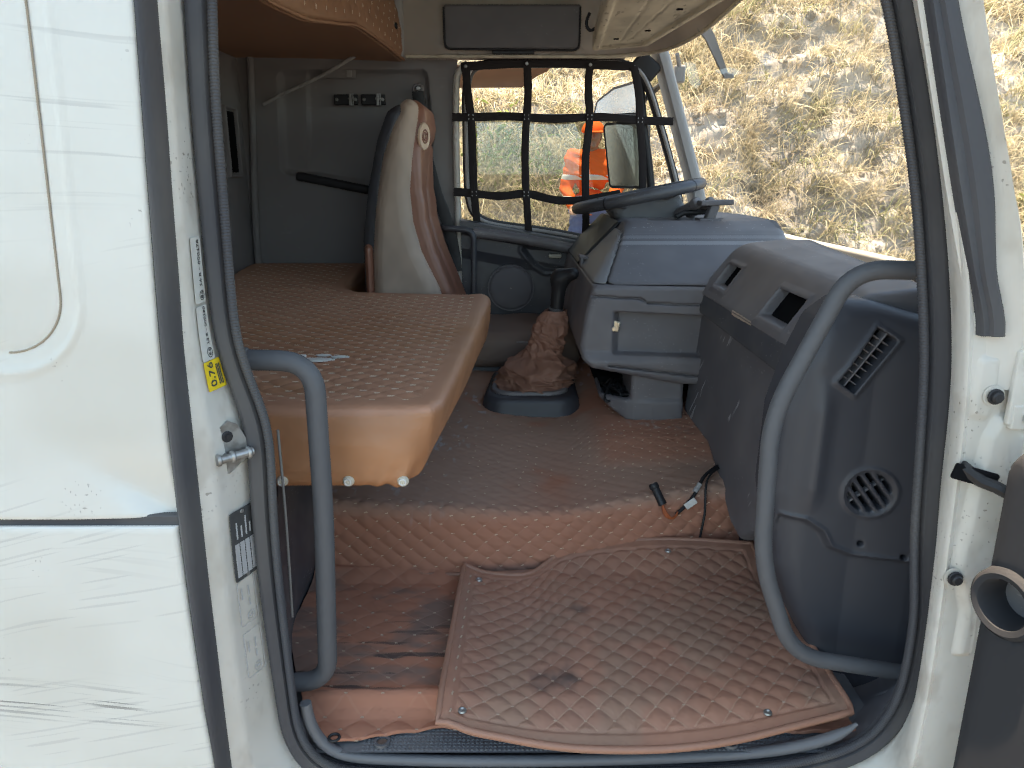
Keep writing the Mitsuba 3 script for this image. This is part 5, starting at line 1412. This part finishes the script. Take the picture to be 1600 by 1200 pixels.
# ------------------------------------------------------------------ grab handles
scene['handle_grey'] = pr((0.092, 0.093, 0.099), 0.6, 0.35)
GH = thing('grab_handle', 'grey tubular grab handle on the rear door post', 'grab handle')
put(GH + '__tube', tube(bend([(-.405, 1.10, .603), (-.298, 1.10, .600), (-.300, 1.105, .35), (-.312, 1.10, .045), (-.395, 1.10, .036)], .065, 10), .0158, 18), 'handle_grey', 60)
put(GH + '__end_boss', cat(cyl(.0185, .03, (-.408, 1.10, .603), (1, 0, 0), 24, .004)), 'handle_grey', 50)
put(GH + '__end_boss', cat(cyl(.0185, .03, (-.395, 1.10, .036), (1, 0, 0), 24, .004)), 'handle_grey', 50)
GH = thing('grab_handle', 'long bent grey grab handle beside the dashboard end', 'grab handle')
put(GH + '__tube', tube(bend([(.600, 1.10, .736), (.500, 1.115, .736), (.404, 1.12, .508), (.411, 1.12, .255), (.478, 1.12, .078), (.69, 1.13, .034)], .062, 12), .0140, 18), 'handle_grey', 60)
put(GH + '__end_boss', cyl(.019, .03, (.600, 1.10, .737), (1, 0, 0), 24, .005), 'handle_grey', 50)

# ------------------------------------------------------------------ loose wiring by the step
WI = thing('wiring_plug', 'loose black wiring plug lying on the quilted step', 'wiring plug')
put(WI + '__plug', cat(tube([(.330, 1.645, .172), (.352, 1.622, .128)], [.0098, .0098], 12), cyl(.0115, .012, (.333, 1.642, .166), (.4, -.4, -.85), 14, .002)), 'black', 50)
put(WI + '__wire', cat(*[tube(spline([(.351, 1.622, .130), (.358 + a, 1.612, .108), (.372 + a, 1.612, .098), (.388, 1.622, .106 + a)], 24), .0022, 6) for a in (-.003, 0, .004)]), 'orange_wire', 60)
put(WI + '__cable', tube(spline([(.385, 1.622, .105), (.410, 1.635, .122), (.438, 1.655, .150), (.458, 1.685, .168), (.53, 1.78, .17)], 40), .0042, 8), 'black', 60)
put(WI + '__tag', rbox((.030, .004, .016), .0015, (.418, 1.628, .128), rotm([0, 1, 0], -38)), 'white_plastic', 30)
put(WI + '__tape', tube([(.432, 1.652, .146), (.446, 1.665, .162)], .0062, 10), 'rod_grey', 50)
k = thing('thin_cable', 'thin black cable hanging down the quilted step', 'cable')
scene[k] = mikit.ply(tube(spline([(.51, 1.74, .172), (.462, 1.665, .165), (.455, 1.636, .11), (.448, 1.628, .06), (.440, 1.62, .018), (.43, 1.60, .03)], 40), .0028, 7), 'black', smooth=60)
k = thing('rubber_hose', 'black rubber hose at the right end of the step', 'hose')
scene[k] = mikit.ply(tube(spline([(.545, 1.66, .16), (.548, 1.64, .09), (.550, 1.635, .04), (.556, 1.63, .0)], 30), .0095, 10), 'black', smooth=60)

# ------------------------------------------------------------------ open passenger door and its check strap
PD = thing('passenger_door', 'open passenger door with dark inner card and round pull cup', 'truck door')
def card(x, y, z):
    """thickness along x, door runs towards -y"""
    xf = .627 + (.90 - y) * .34 + 0 * z
    d = smax(np.maximum(z - .540, -.35 - z), np.maximum(y - .905, -.25 - y), .035)
    d = smax(d, np.maximum(xf - x, x - xf - .06), .025)
    cup = np.sqrt((y - cupc[1]) ** 2 + (z - cupc[2]) ** 2)
    return np.maximum(d, -np.maximum(cup - .040, x - cupc[0] - .045))
cupc = (.638, .866, .335)
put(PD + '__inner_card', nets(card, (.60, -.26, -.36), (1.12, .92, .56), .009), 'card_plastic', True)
lab(PD + '__inner_card', 'dark grey inner door card')
cup = trimesh.creation.revolve(np.array([(.027, .035), (.030, 0.0), (.034, -.010), (.041, -.012), (.047, -.006), (.049, .008), (.049, .02)]), sections=48)
cup.apply_transform(trimesh.geometry.align_vectors([0, 0, 1], [.93, .36, .0])); cup.apply_translation([.641, .866, .335])
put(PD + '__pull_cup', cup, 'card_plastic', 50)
cupb = cyl(.028, .004, (.675, .879, .335), (.93, .36, 0), 30)
put(PD + '__pull_cup__bottom', cupb, 'blue_plastic', 40)
put(PD + '__outer_skin', rbox((.03, 1.18, 1.05), .012, (0, 0, 0)).apply_transform(rotm([0, 0, 1], 18.8)).apply_translation([.935, .310, .08]), 'white_paint', 40)
put(PD + '__window_frame', cat(tube(bend([(.745, .86, .58), (.66, .83, 1.25), (.95, .0, 1.32), (1.09, -.24, .58)], .1), .025, 10)), 'white_paint', 50)
k = thing('door_check_strap', 'black door check strap between the post and the open door', 'door strap')
put(k + '__arm', tube([(.600, .944, .494), (.625, .935, .476), (.640, .925, .472), (.668, .90, .458), (.71, .86, .440)], [.010, .0085, .0085, .0075, .007], 8), 'black', 40)
put(k + '__slot', rbox((.062, .008, .022), .003, (.618, .9385, .482), rotm([0, 1, 0], 16)), 'void', 40)

# ------------------------------------------------------------------ person on the bank, beyond the driver window
PS = thing('person', 'person in orange work jacket and helmet standing beyond the driver window', 'person')
px_, py_ = .78, 7.68
hz0 = -.375
J = lambda x, y, z: np.array([px_ + x, py_ + y, hz0 + z])
hipL, hipR = J(-.09, .02, .93), J(.09, .02, .93)
kneeL, kneeR = J(-.17, -.05, .50), J(.08, -.06, .50)
footL, footR = J(-.24, .04, .09), J(.09, .02, .09)
chest, neck, head = J(0, .0, 1.28), J(0, -.01, 1.47), J(0, -.03, 1.60)
shL, shR = J(-.18, 0, 1.40), J(.18, 0, 1.40)
elL, elR = J(-.25, -.02, 1.13), J(.26, -.05, 1.13)
wrL, wrR = J(-.20, -.20, .95), J(.18, -.22, 1.05)
def limbs(x, y, z, g=0.0):
    d = sd_caps(x, y, z, hipL, kneeL, .085, .056)
    d = smin(d, sd_caps(x, y, z, kneeL, footL, .056, .040), .03)
    d = smin(d, smin(sd_caps(x, y, z, hipR, kneeR, .085, .056), sd_caps(x, y, z, kneeR, footR, .056, .040), .03), .04)
    return d - g
def torso(x, y, z, g=0.0):
    d = sd_caps(x, y, z, J(-.06, .02, .95), J(.06, .02, .95), .115, .115)
    d = smin(d, sd_caps(x, y, z, J(-.08, 0, 1.28), J(.08, 0, 1.28), .118, .118), .14)
    d = smin(d, sd_caps(x, y, z, shL, shR, .07, .07), .06)
    for a, b, c in ((shL, elL, wrL), (shR, elR, wrR)):
        d = smin(d, smin(sd_caps(x, y, z, a, b, .054, .042), sd_caps(x, y, z, b, c, .042, .029), .02), .03)
    return d - g
def body(x, y, z):
    d = smin(limbs(x, y, z), torso(x, y, z), .05)
    d = smin(d, sd_caps(x, y, z, J(0, 0, 1.42), neck + [0, 0, .05], .055, .050), .03)
    hd = np.sqrt(((x - head[0]) / .076) ** 2 + ((y - head[1]) / .095) ** 2 + ((z - head[2]) / .115) ** 2) - 1
    d = smin(d, hd * .076, .03)
    d = smin(d, sd_caps(x, y, z, head + [0, -.09, .005], head + [0, -.108, -.025], .010, .015), .012)   # nose
    d = smin(d, sd_caps(x, y, z, head + [0, -.07, -.095], head + [0, -.075, -.09], .025, .025), .02)     # chin
    for s in (-1, 1):
        d = smin(d, sd_caps(x, y, z, head + [s * .078, .005, .02], head + [s * .080, .01, -.03], .012, .009), .006)
        d = np.maximum(d, -(np.sqrt((x - head[0] - s * .032) ** 2 + (y - head[1] + .092) ** 2 + (z - head[2] - .012) ** 2) - .011))
    for w_, s in ((wrL, 1), (wrR, -1)):
        palm = w_ + np.array([.0, -.055, -.02])
        d = smin(d, sd_caps(x, y, z, w_, palm, .026, .030), .015)
        for f_, l_ in zip((-.026, -.009, .009, .026), (.055, .065, .06, .048)):
            k1 = palm + [f_, -.025, -.01]
            k2 = k1 + np.array([0, -l_ * .55, -.012])
            k3 = k2 + np.array([0, -l_ * .3, -.03])
            d = np.minimum(d, np.minimum(sd_caps(x, y, z, k1, k2, .0095, .009), sd_caps(x, y, z, k2, k3, .009, .008)))
        d = smin(d, sd_caps(x, y, z, palm + [s * .03, .01, 0], palm + [s * .055, -.035, -.015], .012, .009), .01)
    for f_ in (footL, footR):
        d = smin(d, sd_caps(x, y, z, f_ + [0, .03, -.04], f_ + [0, -.15, -.05], .045, .038), .03)
    return d
lo_, hi_ = np.array([px_ - .36, py_ - .40, hz0 - .02]), np.array([px_ + .36, py_ + .20, hz0 + 1.76])
scene['skin'] = pr((.30, .17, .11), .5, .4)
scene['orange_cloth'] = pr((.80, .13, .02), .8, .2)
scene['orange_wire'] = pr((.35, .09, .03), .6, .3)
scene['denim'] = pr((.14, .16, .30), .85, .15)
scene['reflective'] = pr((.62, .62, .58), .45, .5)
put(PS + '__body', nets(body, lo_, hi_, .0085), 'skin', True)
put(PS + '__jacket', nets(lambda x, y, z: np.maximum(torso(x, y, z, .018) + .006 * np.sin(z * 60 + x * 25), np.maximum(hz0 + .86 - z, z - hz0 - 1.50)), lo_ + [0, 0, .80], hi_ - [0, 0, .2], .009), 'orange_cloth', True)
put(PS + '__trousers', nets(lambda x, y, z: np.maximum(smin(limbs(x, y, z, .016), sd_caps(x, y, z, hipL, hipR, .125, .125), .05) + .005 * np.sin(z * 70), hz0 + .10 - z), lo_, hi_ - [0, 0, .7], .009), 'denim', True)
put(PS + '__jacket__band', nets(lambda x, y, z: np.maximum(torso(x, y, z, .023), np.minimum(abs(z - hz0 - 1.22), abs(z - hz0 - 1.02)) - .026), lo_ + [0, 0, .9], hi_ - [0, 0, .4], .009), 'reflective', True)
hm = trimesh.creation.icosphere(3, 1.0)
hm = trimesh.Trimesh(hm.vertices * np.where(hm.vertices[:, 2:] > 0, [[.112, .135, .105]], [[.112, .135, .02]]), hm.faces)
put(PS + '__helmet', cat(hm.apply_translation(head + [0, 0, .045]), rbox((.16, .09, .012), .005, head + [0, -.135, .038], rotm([1, 0, 0], 12))), 'orange_cloth', 50)
put(PS + '__hair', nets(lambda x, y, z: np.maximum(np.sqrt(((x - head[0]) / .083) ** 2 + ((y - head[1] - .012) / .098) ** 2 + ((z - head[2]) / .118) ** 2) * .083 - .083, np.maximum(y * 0 + (head[2] - .06) - z, head[1] - .03 - y)), head - [.1, .12, .13], head + [.1, .13, .13], .008), 'black', True)
for f_ in (footL, footR):
    put(PS + '__boot', nets(lambda x, y, z: np.minimum(sd_caps(x, y, z, f_ + [0, .035, -.035], f_ + [0, -.16, -.048], .058, .050), sd_caps(x, y, z, f_ + [0, .0, 0], f_ + [0, 0, .08], .052, .054)), f_ - [.08, .24, .12], f_ + [.08, .12, .16], .009), 'black', True)
